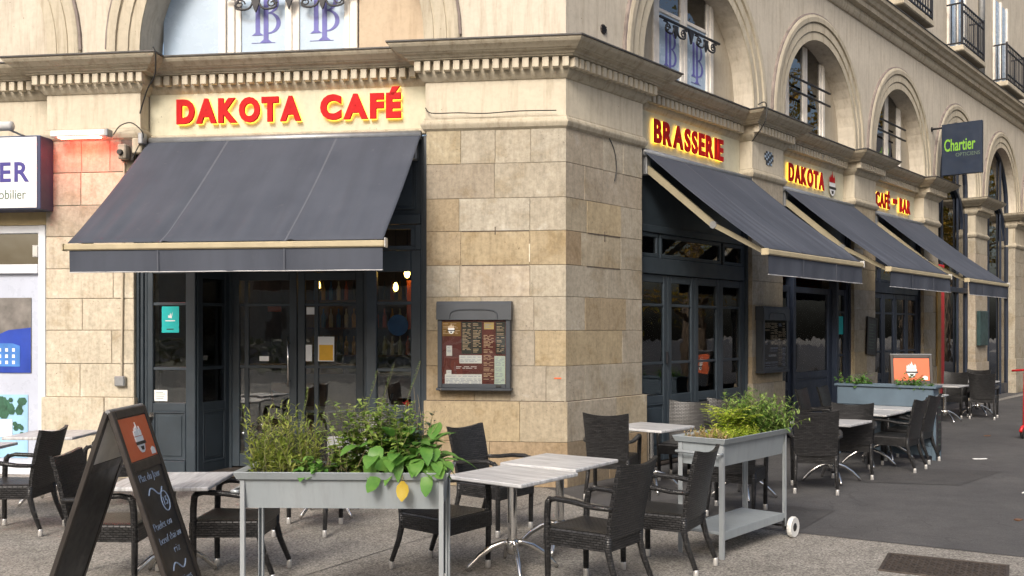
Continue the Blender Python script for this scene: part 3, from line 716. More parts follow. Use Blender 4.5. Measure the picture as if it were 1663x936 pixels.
def leaf_door(x0, x1, y, par, z0=.06, z1=2.45, mat=None, name='door', st=.095, kick=.90, rails=(1.29, 2.05), mid=None, open_kick=False):
    mat = mat or M['joinery']
    d = part(name, MB().cbox(x0, x0+st, y-.025, y+.025, z0, z1, .006).cbox(x1-st, x1, y-.025, y+.025, z0, z1, .006).cbox(x0+st+.001, x1-st-.001, y-.022, y+.022, z1-.10, z1-.002, .005).cbox(x0+st+.001, x1-st-.001, y-.022, y+.022, z0+.002, z0+.16, .005), mat, par)
    if not open_kick:
        bar('rail', x0+st+.001, x1-st-.001, kick-.10, kick, y-.022, y+.022, d, mat)
        sill_panel(x0+st+.001, x1-st-.001, y-.004, z0+.16, kick-.10, d, mat); zg = kick
    else: zg = z0+.16
    zs = [zg] + [r for r in rails] + [z1-.10]
    for r in rails: bar('glazing_bar', x0+st+.001, x1-st-.001, r-.017, r+.017, y-.018, y+.018, d, mat, c=.004)
    if mid is not None: bar('glazing_bar', mid-.028, mid+.028, zg, z1-.101, y-.0175, y+.0175, d, mat, c=.004)
    for a, b_ in zip(zs[:-1], zs[1:]): pane(x0+st-.002, x1-st+.002, a, b_, y-.003, d)
    return d
def fanlight(x0, x1, z0, z1, y, par, mat=None):
    f = part('fanlight', MB().cbox(x0, x1, y-.025, y+.025, z0, z0+.05, .005).cbox(x0, x1, y-.025, y+.025, z1-.05, z1, .005).cbox(x0, x0+.05, y-.024, y+.024, z0+.051, z1-.051, .005).cbox(x1-.05, x1, y-.024, y+.024, z0+.051, z1-.051, .005), mat or M['joinery'], par)
    pane(x0+.045, x1-.045, z0+.045, z1-.045, y-.003, f); return f

sf = thing('shopfront', 'dark blue grey timber café front with recessed double doors beside the stone corner pillar', 'shopfront', MF[1])
for x0, x1, y0 in ((-5.083,-5.045,.05),(-5.045,-5.005,.075),(-5.005,-4.97,.10),(-1.66,-1.62,.10),(-1.62,-1.579,.06)): bar('jamb', x0, x1, .0, 3.95, y0, .20, sf)
# left window
wl_ = part('side_window', MB().cbox(-4.969,-4.90,.10,.17,.2,2.65,.006).cbox(-4.49,-4.37,.10,.17,.0,2.65,.008).cbox(-4.899,-4.491,.10,.165,2.41,2.65,.006).cbox(-4.899,-4.491,.10,.165,.78,.88,.006), M['joinery'], sf)
for r in (1.285, 2.05): bar('glazing_bar', -4.899, -4.491, r-.018, r+.018, .112, .155, wl_, c=.004)
for a, b_ in ((.88,1.285),(1.285,2.05),(2.05,2.41)): pane(-4.90,-4.49,a,b_,.13,wl_)
sill_panel(-4.90,-4.49,.12,.20,.78,sf); bar('plinth_board', -4.969,-4.491,.0,.199,.085,.17,sf)
# splayed porch side
pa = Vector((-4.372,.14,0)); pb = Vector((-4.225,.70,0)); dd = (pb-pa); La = dd.length
MP = Matrix.Translation(pa) @ Matrix.Rotation(math.atan2(dd.y, dd.x), 4, 'Z')
ps = part('porch_side', MB().cbox(0,.09,-.02,.03,0,2.45,.006).cbox(La-.09,La,-.02,.03,0,2.45,.006).cbox(.091,La-.091,-.02,.03,.78,.88,.005).cbox(.091,La-.091,-.02,.03,2.36,2.45,.005).cbox(.091,La-.091,-.02,.03,0,.16,.005), M['joinery'], sf, MP)
for r in (1.285, 2.05): bar('glazing_bar', .091, La-.091, r-.017, r+.017, -.012, .02, ps, c=.004)
pane(.088, La-.088, .88, 2.36, .0, ps); sill_panel(.091, La-.091, .0, .16, .78, ps)
pa2 = Vector((-2.46,.70,0)); pb2 = Vector((-2.306,.14,0)); d2 = pb2-pa2; L2 = d2.length
MP2 = Matrix.Translation(pa2) @ Matrix.Rotation(math.atan2(d2.y, d2.x), 4, 'Z')
ps2 = part('porch_side', MB().cbox(0,.09,-.02,.03,0,2.45,.006).cbox(L2-.09,L2,-.02,.03,0,2.45,.006).cbox(.091,L2-.091,-.02,.03,.78,.88,.005).cbox(.091,L2-.091,-.02,.03,2.36,2.45,.005).cbox(.091,L2-.091,-.02,.03,0,.16,.005), M['joinery'], sf, MP2)
pane(.088, L2-.088, .88, 2.36, .0, ps2); sill_panel(.091, L2-.091, .0, .16, .78, ps2)
# doors
bar('door_post', -4.225,-4.175,.0,2.45,.68,.75,sf); bar('door_post', -2.505,-2.46,.0,2.45,.68,.75,sf)
dl = leaf_door(-4.174,-3.345,.71,sf,mid=-3.99,open_kick=True); dr = leaf_door(-3.335,-2.506,.71,sf,mid=-3.10,open_kick=True)
part('door_handle', MB().tube([(-3.43,.62,1.05),(-3.43,.62,1.66)],.014,10).tube([(-3.43,.69,1.12),(-3.43,.62,1.12)],.009,8).tube([(-3.43,.69,1.58),(-3.43,.62,1.58)],.009,8), M['chrome'], dl, smooth=True)
def sticker(x0, x1, z0, z1, y, mat, par, name='sticker', mat4=None): return part(name, MB().box(x0, x1, y-.0015, y, z0, z1), M[mat], par, mat4)
s_ = sticker(-3.22,-3.12,1.93,2.02,.684,'paper',dr); s_ = sticker(-3.23,-3.15,1.36,1.56,.684,'paper',dr)
sticker(-3.075,-2.87,1.36,1.66,.684,'paper',dr); sticker(-3.06,-2.885,1.37,1.56,.682,'yellow_paper',dr)
sticker(-3.82,-3.70,1.36,1.42,.684,'paper',dl)
part('shelf', MB().cbox(-4.08,-3.44,.76,.95,1.305,1.325,.004), M['wood'], sf); part('shelf', MB().cbox(-3.24,-2.60,.76,.95,1.305,1.325,.004), M['wood'], sf)
# right window
wr = part('side_window', MB().cbox(-2.305,-2.181,.10,.17,.0,2.65,.008).cbox(-1.777,-1.661,.10,.17,.0,2.65,.006).cbox(-2.18,-1.778,.10,.165,2.41,2.65,.006).cbox(-2.18,-1.778,.10,.165,.78,.88,.006), M['joinery'], sf)
for r in (1.285, 2.05): bar('glazing_bar', -2.18,-1.778, r-.018, r+.018, .112, .155, wr, c=.004)
for a, b_ in ((.88,1.285),(1.285,2.05),(2.05,2.41)): pane(-2.181,-1.777,a,b_,.13,wr)
sill_panel(-2.18,-1.778,.12,.20,.78,sf); bar('plinth_board',-2.18,-1.778,.0,.199,.085,.17,sf)
# head, fanlights, fascia
bar('head_rail', -4.37,-2.305,2.45,2.65,.10,.78,sf)
for a, b_ in ((-4.969,-4.41),(-4.40,-3.35),(-3.34,-2.30),(-2.21,-1.73)): fanlight(a, b_, 2.655, 2.945, .13, sf)
bar('post', -2.298,-2.212,2.655,2.945,.10,.16,sf); bar('post', -1.728,-1.661,2.655,2.945,.10,.16,sf)
bar('fascia_rail', -4.969,-1.661,2.95,3.06,.085,.16,sf); bar('fascia_board', -4.969,-1.661,3.061,3.95,.13,.18,sf)
for a, b_ in ((-4.93,-3.9),(-3.8,-2.8),(-2.7,-1.72)): sill_panel(a, b_, .125, 3.12, 3.85, sf)
part('threshold', MB().cbox(-4.37,-2.31,.12,.80,.016,.045,.006), M['grate'], sf)
# stickers of the left window
tq = sticker(-4.80,-4.585,1.71,2.02,.128,'turquoise',wl_,'poster')
mb = MB()     # the little pale mark on the turquoise poster
mb.prism([(-4.72,1.885),(-4.675,1.88),(-4.665,1.955),(-4.685,1.90),(-4.69,1.945),(-4.705,1.905),(-4.72,1.92)], .1255, .1262, 'y'); part('poster_mark', mb, M['paper'], tq)
for z, a, b_ in ((1.845,-4.755,-4.635),(1.745,-4.74,-4.65)): part('poster_line', MB().box(a,b_,.1255,.1262,z,z+.012), M['paper'] if z > 1.8 else M['black_plastic'], tq)
nt = sticker(-4.895,-4.73,.90,1.03,.128,'paper',wl_,'notice')
for z in (.93,.955,.98,1.0): part('print_line', MB().box(-4.87,-4.87+random.uniform(.06,.12),.1255,.1262,z,z+.006), M['dull_letter'], nt)

# street side fronts
sf2 = thing('shopfront', 'navy timber folding door front under the BRASSERIE sign', 'shopfront', MF[2])
def folding(par, a, b_, mat, nleaf=4, handle=True):
    jw = .045
    for x0, x1, y0 in ((a+.002,a+.002+jw,.07),(b_-jw-.002-.04,b_-.042,.10),(b_-.042,b_-.002,.06)): bar('jamb', x0, x1, 0, 3.95, y0, .2, par, mat)
    x0, x1 = a+jw+.004, b_-jw-.044; wv = (x1-x0)/nleaf; out = []
    for k in range(nleaf): out.append(leaf_door(x0+k*wv+.003, x0+(k+1)*wv-.003, .13, par, mat=mat, rails=(1.315,2.06)))
    if handle: part('door_handle', MB().cbox(x0+wv-.06,x0+wv-.03,.07,.10,1.30,1.46,.004), M['black_iron'], out[0])
    bar('head_rail', x0, x1, 2.455, 2.66, .08, .2, par, mat)
    w3 = x1-x0
    for q, r in ((0,.17),(.185,.765),(.785,1)): fanlight(x0+q*w3, x0+r*w3, 2.665, 2.975, .13, par, mat)
    bar('fascia_rail', x0, x1, 2.98, 3.07, .085, .18, par, mat); bar('fascia_board', x0, x1, 3.071, 3.95, .13, .18, par, mat)
    part('threshold', MB().cbox(x0,x1,.05,.25,.016,.05,.006), M['grate'], par)
folding(sf2, 1.585, 4.55, M['joinery'])
sf3 = thing('shopfront', 'deep navy café entrance with one large dark glazed door behind the wall menu case', 'shopfront', MF[2])
mt = M['joinery2']
for x0, x1, y0 in ((5.604,5.65,.07),(8.50,8.55,.10),(8.55,8.597,.06)): bar('jamb', x0, x1, 0, 3.95, y0, .2, sf3, mt)
leaf_door(5.655,6.13,.13,sf3,mat=mt); bar('post',6.135,6.235,0,2.65,.06,.2,sf3,mt); bar('post',7.93,8.03,0,2.65,.06,.2,sf3,mt)
dd_ = leaf_door(6.24,7.925,.17,sf3,mat=mt,kick=1.04,rails=(),st=.16)
part('door_handle', MB().tube([(6.33,.10,1.1),(6.33,.10,1.5)],.014,8), M['black_iron'], dd_)
lw = leaf_door(8.035,8.495,.13,sf3,mat=mt,name='side_window'); sticker(8.16,8.38,1.66,1.98,.124,'turquoise',lw,'poster')
bar('head_rail',5.655,8.495,2.655,2.75,.08,.2,sf3,mt)
for a, b_ in ((5.66,6.2),(6.21,7.95),(7.96,8.49)): fanlight(a,b_,2.755,3.02,.13,sf3,mt)
bar('fascia_board',5.655,8.495,3.025,3.95,.13,.18,sf3,mt)
sf4 = thing('shopfront', 'dark timber double door front behind the far chalkboard, glazing lit by reflections', 'shopfront', MF[2])
folding(sf4, 9.664, 12.545, M['joinery2'], handle=False)

# the optician's tall arched windows
for bi in (3, 4, 5, 6):
    x0, x1, xc, R = BAYS2[bi]; y = .36
    nm = {3: 'tall arched shop window with red panel behind the far awning', 4: 'second tall arched shop window, beyond the hanging shop sign', 5: 'third tall arched shop window at the right edge', 6: 'fourth tall arched shop window far along the street'}[bi]
    og = thing('arched_shop_window', nm, 'shop window', MF[2]); y = .22
    def arc(r, z=ZS, n=20): return [(xc + r*math.cos(PI*i/n), z + r*math.sin(PI*i/n)) for i in range(n+1)]
    o_ = [(xc+R, .0)] + arc(R) + [(xc-R, .0)]; i_ = [(xc+R-.06, .0)] + arc(R-.06) + [(xc-R+.06, .0)]
    mb = MB()
    for k in range(len(o_)-1): mb.prism([o_[k], o_[k+1], i_[k+1], i_[k]], y-.05, y+.05, 'y')
    part('frame', mb, M['joinery2'], og)
    part('pane', MB().prism(i_, y, y+.01, 'y'), M['dark_glass'], og)
    for xx in (xc-.62, xc+.62): part('mullion', MB().cbox(xx-.035, xx+.035, y-.06, y-.012, 0, ZS+math.sqrt((R-.1)**2-.62**2), .01), M['joinery2'], og)
    part('transom', MB().cbox(xc-R+.1, xc+R-.1, y-.075, y-.013, 2.62, 2.74, .01), M['joinery2'], og)
    i2 = arc(.92, 4.15); o2 = arc(1.02, 4.15); mb = MB()
    for k in range(len(o2)-1): mb.prism([o2[k], o2[k+1], i2[k+1], i2[k]], y-.08, y-.014, 'y')
    part('inner_arch', mb, M['joinery2'], og)
    part('stall_riser', MB().cbox(xc-R+.09, xc+R-.09, y-.04, y+.06, .0, .28, .01), M['joinery2'], og)
    if bi == 3:
        part('red_panel', MB().cbox(xc-1.12, xc-.78, y-.14, y-.105, .3, 3.2, .01), M['red_paint'], og)
    if bi == 4:
        part('red_neon', MB().tube([(xc-1.0,y-.06,5.55),(xc-.9,y-.06,5.85),(xc-.75,y-.06,6.0),(xc-.8,y-.06,5.75),(xc-1.0,y-.06,5.55)],.02,8), emit('red_neon',(1,.06,.04),4), og)
wb = part('wall_board', MB().cbox(13.36,13.60,-.05,-.006,.45,2.75,.01), plain('ochre_wooden_board',(.26,.165,.05),.6,0,.25,5))
wb.matrix_world = MF[2]; tag(wb, 'tall ochre wooden board fixed to the pillar beside the optician window', 'board')
ws = part('wall_sign', MB().cbox(16.6,17.35,-.09,-.006,1.35,2.2,.01), plain('dark_teal_sign',(.03,.06,.06),.35,0,.5,3)); ws.matrix_world = MF[2]; tag(ws, 'small dark green sign on the far pale pillar', 'sign')

# ================================================================== AWNINGS
def awning(fr, a, b_, ztop, zbar, proj, label, seams, val=.25, arms=True):
    t = thing('awning', label, 'awning', MF[fr], 'charcoal fabric awnings over the café windows')
    y0, y1 = .03, -proj; ns, nt_ = 96, 22; rng = random.Random(int(a*100)+5); V = []; F = []
    ph = [rng.uniform(0, 6.28) for _ in range(6)]
    def off(s, t_):
        u = (s-a)/(b_-a); k = t_**2.2*min(1, (1-t_)/.12)*1.5
        r = .008*math.sin(u*70+ph[0]+2*math.sin(u*9+ph[1])) + .007*math.sin(u*41+ph[2]+t_*1.5) + .006*math.sin(u*113+ph[3])
        sag = -.035*math.sin(PI*t_)
        for q in seams: sag -= .010*math.exp(-((u-q)/.006)**2) - .012*math.exp(-((u-q-.014)/.010)**2)*t_
        return r*k + sag
    for j in range(nt_+1):
        t_ = j/nt_
        for i in range(ns+1):
            s = a+(b_-a)*i/ns; V.append((s, y0+(y1-y0)*t_, ztop+(zbar+.05-ztop)*t_ + off(s, t_)))
    n = len(V); V2 = [(x, y, z-.006) for x, y, z in V]
    for j in range(nt_):
        for i in range(ns):
            k = j*(ns+1)+i; F.append((k, k+1, k+ns+2, k+ns+1)); F.append((k+n, k+ns+1+n, k+ns+2+n, k+1+n))
    for i in range(ns):
        for r in (0, nt_): k = r*(ns+1)+i; F.append((k, k+1, k+1+n, k+n))
    for j in range(nt_):
        for c in (0, ns): k = j*(ns+1)+c; F.append((k, k+ns+1, k+ns+1+n, k+n))
    mb = MB(); mb.add(V+V2, F); cn = part('canopy', mb, M['awning'], t, smooth=False)
    cn.data.polygons.foreach_set("use_smooth", [True]*len(cn.data.polygons))
    for q in seams:
        s = a+(b_-a)*q; mb = MB()
        pts = [(y0+(y1-y0)*j/nt_, ztop+(zbar+.05-ztop)*j/nt_ + off(s, j/nt_)) for j in range(nt_+1)]
        V = []
        for y, z in pts: V += [(s-.014, y, z+.005), (s+.014, y, z+.005)]
        mb.add(V, [(2*j, 2*j+1, 2*j+3, 2*j+2) for j in range(nt_)]); part('seam', mb, M['awning_seam'], t)
    part('front_bar', MB().cbox(a-.02, b_+.02, y1-.045, y1+.035, zbar-.03, zbar+.035, .012), M['cream_metal'], t)
    part('end_cap', MB().cbox(b_+.021, b_+.035, y1-.05, y1+.04, zbar-.035, zbar+.06, .006), M['foot'], t); part('end_cap', MB().cbox(a-.035, a-.021, y1-.05, y1+.04, zbar-.035, zbar+.04, .006), M['cream_metal'], t)
    # valance, hanging a little in folds
    V = []; F = []; n2 = 80
    for j in range(4):
        for i in range(n2+1):
            s = a+.03+(b_-a-.03)*i/n2; u = i/n2
            V.append((s, y1-.02+.012*math.sin(u*16+ph[4])*j/3+.006*math.sin(u*45+ph[5])*j/3, zbar-.03-(val-.03)*j/3))
    for j in range(3):
        for i in range(n2): k = j*(n2+1)+i; F.append((k, k+1, k+n2+2, k+n2+1))
    k0 = len(V); V += [(x, y+.004, z) for x, y, z in V]; F += [tuple(q+k0 for q in reversed(f)) for f in F]
    mb = MB(); mb.add(V, F); vl = part('valance', mb, M['awning'], t, smooth=True)
    mb = MB(); mb.tube([(V[3*(n2+1)+i][0], V[3*(n2+1)+i][1]+.002, V[3*(n2+1)+i][2]) for i in range(0, n2+1, 4)], .006, 6); part('valance_hem', mb, M['hem'], vl)
    for q in seams: s = a+(b_-a)*q; part('seam', MB().box(s-.012, s+.012, y1-.036, y1-.033, zbar-val+.005, zbar-.032) if False else MB().box(s-.004, s+.004, y1-.0385, y1-.036, zbar-val+.01, zbar-.034), M['awning_seam'], vl)
    part('roller', MB().tube([(a, .035, ztop-.02), (b_, .035, ztop-.02)], .05, 12), M['grey_metal'], t, smooth=True)
    for sx, s0 in ((1, a+.10), (-1, b_-.10)):
        sh = Vector((s0, .02, ztop-.22)); el = Vector((s0+sx*.10, y1*.53, (ztop+zbar)/2-.30)); en = Vector((s0+sx*.02, y1+.03, zbar-.005))
        ar = part('arm', MB().obox((sh+el)/2, (el-sh)/2, Vector((.022,0,0)), Vector((0,-(el-sh).z,(el-sh).y)).normalized()*.040), M['arm_shaded'], t)
        part('forearm', MB().obox((el+en)/2, (en-el)/2, Vector((.018,0,0)), Vector((0,-(en-el).z,(en-el).y)).normalized()*.028), M['arm_shaded'], ar)
        part('elbow', MB().lathe([(.045,-.03),(.05,0),(.045,.03)], tuple(el), 10, 'x'), M['grey_metal'], ar)
        part('wall_bracket', MB().cbox(s0-.05, s0+.05, .0, .12, ztop-.30, ztop-.05, .01), M['grey_metal'], t)
    return t
M['awning_seam'] = plain('awning_seam', (.084, .092, .114), .8, 0, .1, 6)
M['hem'] = plain('pale_hem', (.45, .45, .46), .7, 0, .1, 6)
awning(1, -4.90, -1.64, 3.97, 2.57, 1.60, 'wide charcoal awning with cream front bar under the DAKOTA CAFÉ sign', (.30, .70))
awning(2, 1.61, 4.52, 3.97, 2.62, 1.60, 'charcoal awning under the BRASSERIE sign next to the corner pillar', (.33, .68))
awning(2, 5.64, 8.58, 3.97, 2.62, 1.60, 'charcoal awning under the red DAKOTA sign with the cup', (.33, .68))
awning(2, 9.70, 12.52, 3.97, 2.62, 1.60, 'farthest charcoal awning, under the CAFÉ BAR sign', (.33, .68))

# ================================================================== SIGNS
def sign_panel(fr, a, b_, label):
    t = thing('shop_sign', label, 'sign', MF[fr])
    part('panel', MB().cbox(a, b_, .195, .219, 4.055, 4.545, .004), M['sign_panel'], t)
    part('panel_rail', MB().cbox(a-.02, b_+.02, .150, .219, 3.985, 4.05, .012), M['trim'], t)
    return t
sg = sign_panel(1, -4.985, -1.60, 'lit red DAKOTA CAFÉ letters on a cream panel above the wide awning')
letters("DAKOTA", -4.62, -3.09, 4.195, .27, .145, .018, M['red_letter'], sg, .058, M['halo'], .07)
letters("CAFÉ", -2.86, -1.90, 4.195, .27, .145, .018, M['red_letter'], sg, .058, M['halo'], .07)
sg = sign_panel(2, 1.585, 4.535, 'lit red BRASSERIE letters on a cream panel facing the side street')
letters("BRASSERIE", 2.07, 3.93, 4.16, .29, .145, .010, M['red_letter'], sg, .036, M['halo'], .11)
sg = sign_panel(2, 5.635, 8.585, 'red DAKOTA letters and a white cup logo on a cream panel')
letters("DAKOTA", 6.14, 7.58, 4.15, .28, .145, .010, M['red_letter'], sg, .036, M['halo'], .11)
def cup_logo(par, M4, h, flame=None):
    """white cup with a dark name band and flames above, upright in the xz plane, centred on x, base z=0"""
    u = h
    c = part('cup_logo', MB().prism([(-.30*u,.52*u),(-.27*u,.25*u),(-.17*u,.07*u),(-.06*u,0),(.06*u,0),(.17*u,.07*u),(.27*u,.25*u),(.30*u,.52*u)], -.006, 0, 'y'), M['paper'], par, M4)
    part('cup_band', MB().prism([(-.36*u,.36*u),(-.36*u,.26*u),(.36*u,.26*u),(.36*u,.36*u)], -.009, -.0065, 'y'), M['black_plastic'], c)
    part('cup_face', MB().prism([(-.12*u,.20*u),(-.07*u,.08*u),(.07*u,.08*u),(.12*u,.20*u)], -.009, -.0065, 'y').prism([(-.05*u,.17*u),(-.02*u,.13*u),(.02*u,.13*u),(.05*u,.17*u)], -.011, -.0092, 'y'), M['black_plastic'], c)
    mb = MB()
    for x, hh in ((-.2,.26),(-.02,.44),(.17,.30)):
        mb.prism([((x-.09)*u,.54*u),((x+.09)*u,.54*u),((x+.10)*u,(.54+hh*.45)*u),((x+.02)*u,(.54+hh)*u),((x+.01)*u,(.54+hh*.55)*u),((x-.07)*u,(.54+hh*.7)*u)], -.006, 0, 'y')
    part('cup_flame', mb, flame or M['paper'], c); return c
cup_logo(sg, Matrix.Translation((7.98,.16,4.09)), .44, M['red_letter'])
sg = sign_panel(2, 9.695, 12.535, 'red CAFÉ and BAR letters on the farthest cream panel')
letters("CAFÉ", 10.10, 10.88, 4.14, .27, .145, .010, M['red_letter'], sg, .036, M['halo'], .11)
letters("•", 11.10, 11.28, 4.16, .26, .145, .02, M['red_letter'], sg, .03, M['halo'], .05)
letters("BAR", 11.46, 12.12, 4.15, .27, .145, .010, M['red_letter'], sg, .036, M['halo'], .11)

# hanging optician's sign, square to the wall
hs = thing('hanging_sign', 'navy hanging sign reading Chartier Opticiens in green, on a bracket', 'sign', MF[2] @ Matrix.Translation((13.07, 0, 0)) @ Matrix.Rotation(rad(-90), 4, 'Z'))
# local x runs out from the wall, local -y faces the camera side
part('board', MB().cbox(.22, 1.02, -.05, .05, 5.02, 6.11, .008), M['navy_sign'], hs)
part('bracket', MB().tube([(.0,0,6.05),(.30,0,6.05)], .022, 8).lathe([(.05,0),(.05,.02)], (0,0,6.05), 10, 'x'), M['black_iron'], hs)
def upright(x, y, z): return Matrix.Translation((x, y, z)) @ UP
flat_text("Chartier", .36, M['lime'], hs, upright(.27, -.053, 5.53), offset=.006, width=.62)
flat_text("OPTICIENS", .11, M['dull_letter'], hs, upright(.50, -.053, 5.40), width=.48)

# estate agent's box sign at the left edge and its window
es = thing('box_sign', 'white box sign with navy sides and violet lettering at the left edge', 'sign', MF[1])
part('face', MB().cbox(-9.0,-6.142,-.256,-.246,3.165,3.99,.004), M['white_sign'], es)
part('box', MB().cbox(-9.02,-6.10,-.245,.05,3.15,4.005,.006), plain('navy_box_side',(.03,.04,.09),.4,0,.1,5), es)
letters("NIER", -6.95, -6.235, 3.475, .225, -.2575, .002, M['indigo'], es, .022, None, .14)
flat_text("immobilier", .16, M['dull_letter'], es, upright(-6.86, -.258, 3.27), width=.585)
ag = thing('shop_window', 'estate agent window with pale grey frames and property posters at the left edge', 'shop window', MF[1])
part('lintel_board', MB().cbox(-9.0,-6.23,.06,.16,3.0,3.165,.006), plain('beige_lintel',(.42,.335,.18),.7), ag)
part('lintel_board', MB().cbox(-9.0,-6.23,.12,.18,3.166,3.98,.006), M['cream'], ag)
for x0,x1,z0,z1,y0 in ((-6.345,-6.25,.0,3.0,.07),(-9.0,-6.346,2.905,3.0,.08),(-9.0,-6.346,2.42,2.53,.06),(-9.0,-6.346,0,.14,.08)): part('frame', MB().cbox(x0,x1,y0,.16,z0,z1,.006), M['grey_frame'], ag)
part('pane', MB().box(-9.0,-6.346,.13,.136,2.53,2.905), M['dark_glass'], ag)
part('hinge', MB().cbox(-6.42,-6.35,.07,.1,2.62,2.76,.006), M['foot'], ag)
part('backing_panel', MB().box(-9.0,-6.346,.115,.125,.14,2.42), plain('pale_grey_film',(.46,.50,.60),.3,0,.05,3), ag)
M['poster_sky'] = plain('poster_blue', (.02, .055, .35), .35, 0, .2, 3); M['poster_house'] = plain('poster_house_blue', (.06, .20, .55), .4, 0, .2, 6)
M['poster_grey'] = plain('poster_grey', (.16, .15, .14), .4, 0, .5, 4); M['poster_pale'] = plain('poster_pale_sky', (.30, .52, .72), .4, 0, .15, 3); M['poster_tree'] = plain('poster_tree', (.03, .10, .06), .5, 0, .5, 12)
po = part('poster', MB().box(-8.2,-6.455,.106,.112,1.22,2.13), M['poster_grey'], ag)
part('poster_picture', MB().prism([(-8.2,1.225),(-6.46,1.225),(-6.46,1.77),(-6.75,1.74),(-7.0,1.64),(-8.2,1.5)], .103, .1055, 'y'), M['poster_sky'], po)
part('poster_picture', MB().prism([(-8.2,1.3),(-6.60,1.3),(-6.60,1.55),(-6.7,1.58),(-8.2,1.58)], .1, .1025, 'y'), M['poster_house'], po)
for i in range(5):
    for j in range(3): part('poster_window', MB().box(-6.70-.09*i,-6.665-.09*i,.0985,.0997,1.33+.075*j,1.37+.075*j), M['paper'], po)
po = part('poster', MB().box(-8.2,-6.50,.106,.112,.20,.96), M['poster_pale'], ag)
part('poster_picture', MB().prism([(-8.0,.45),(-6.7,.45),(-6.7,.66),(-8.0,.66)], .1, .1025, 'y'), M['paper'], po)
mb = MB()
for i in range(22):
    x, z, r = random.uniform(-7.1,-6.56), random.uniform(.72,.90), random.uniform(.03,.07); mb.prism([(x+r*math.cos(k*PI/3), z+r*math.sin(k*PI/3)) for k in range(6)], .103-.0002*i, .1035-.0002*i, 'y')
for i in range(6):
    x, z, r = random.uniform(-6.68,-6.56), random.uniform(.48,.62), random.uniform(.02,.04); mb.prism([(x+r*math.cos(k*PI/3), z+r*math.sin(k*PI/3)) for k in range(6)], .098-.0002*i, .0985-.0002*i, 'y')
part('poster_picture', mb, M['poster_tree'], po)
aw = part('neighbour_wall', MB().box(-14,-9.02,.13,.5,0,4.9), M['cream'], bld, R1); part('neighbour_wall', MB().box(-9.02,-6.24,.19,.5,0,4.0), M['mortar'], bld, R1)

# ================================================================== SMALL WALL FITTINGS
def menu_case(fr, a, b_, z0, z1, y, label, M4, sheets):
    t = thing('menu_case', label, 'menu case', M4, 'wall menu cases')
    wd = b_-a; h = z1-z0; hood = .205; d = -.115
    part('back_box', MB().cbox(0, wd, d+.012, -.002, 0, h-hood, .006), M['case'], t)
    for x0, x1, za, zb in ((0,.05,.0,h-hood),(wd-.05,wd,.0,h-hood),(.051,wd-.051,.0,.045)): part('frame', MB().cbox(x0,x1,d-.012,d+.011,za,zb,.004), M['case'], t)
    part('ledge', MB().cbox(-.015, wd+.015, d-.025, -.002, -.03, -.001, .005), M['case'], t)
    hd = part('hood', MB().prism([(-.002,h-hood),(d-.03,h-hood),(d-.022,h-.03),(d+.0,h),(-.002,h)], -.012, wd+.012, 'x'), M['case'], t)
    mb = MB(); n = 14; pts = [(wd*.5+wd*.33*math.copysign(abs(math.cos(PI-PI*i/n))**.55, math.cos(PI-PI*i/n)), d-.031, h-hood+.01+.105*math.sin(PI*i/n)**.5) for i in range(n+1)]
    mb.tube(pts, .007, 6); part('hood_arch', mb, M['case'], hd)
    part('lock', MB().cbox(wd-.16,wd-.10,d-.02,d-.013,.01,.035,.003), M['black_plastic'], t)
    bk = part('menu_backing', MB().box(.05, wd-.05, d+.003, d+.008, .045, h-hood), M['maroon'], t)
    rng = random.Random(5)
    for (x0, x1, za, zb, mt_, ink) in sheets:
        q = [x0*wd, x1*wd, za*(h-hood), zb*(h-hood)]
        s_ = part('menu_sheet', MB().box(q[0], q[1], d+.0005, d+.0025, q[2], q[3]), M[mt_], t)
        mb = MB(); zz = q[3]-.025
        while zz > q[2]+.015:
            x = q[0]+.012
            while x < q[1]-.03:
                L_ = min(rng.uniform(.02,.08), q[1]-.01-x); mb.box(x, x+L_, d-.0008, d+.0003, zz, zz+.006); x += L_+rng.uniform(.01,.03)
            zz -= rng.choice([.016,.016,.03])
        if mb.v: part('print_lines', mb, M[ink], s_)
    pane(.05, wd-.05, .045, h-hood-.001, d-.006, t, None, M['clear_glass'])
    return t
M['case'] = plain('slate_grey_case', (.036, .043, .053), .45, 0, .1, 5)
M['cream_ink'] = plain('cream_print', (.55, .42, .28), .7); M['grey_ink'] = plain('grey_print', (.30, .33, .42), .7); M['green_paper'] = plain('pale_green_paper', (.60, .70, .62), .7, 0, .05, 5)
SH = [(.06,.32,.76,.97,'ochre','cream_ink'),(.33,.47,.5,.97,'dark_menu','cream_ink'),(.475,.61,.5,.97,'dark_menu','cream_ink'),(.80,.93,.5,.97,'dark_menu','cream_ink'),
      (.62,.785,.08,.80,'maroon','cream_ink'),(.64,.775,.86,.96,'yellow_paper2','grey_ink'),(.30,.61,.36,.48,'paper','grey_ink'),(.10,.61,.03,.20,'paper','grey_ink'),(.78,.93,.03,.47,'green_paper','grey_ink'),
      (.12,.20,.47,.62,'paper','grey_ink'),(.12,.19,.2,.26,'paper','grey_ink'),(.24,.55,.26,.34,'maroon','paper')]
M['yellow_paper2'] = plain('buff_paper', (.55, .42, .17), .7)
mc = menu_case(1, 0, .815, 1.10, 2.06, 0, 'slate grey menu case with maroon menus on the front of the corner pillar', MF[1] @ Matrix.Translation((-1.42, 0, 1.10)), SH)
cup_logo(mc, Matrix.Translation((.155, -.117, .60)), .12, M['cream_ink'])
menu_case(2, 0, .86, 1.10, 2.06, 0, 'shaded menu case on the second pillar, between the two nearer side street awnings', MF[2] @ Matrix.Translation((4.66, 0, 1.13)), SH)
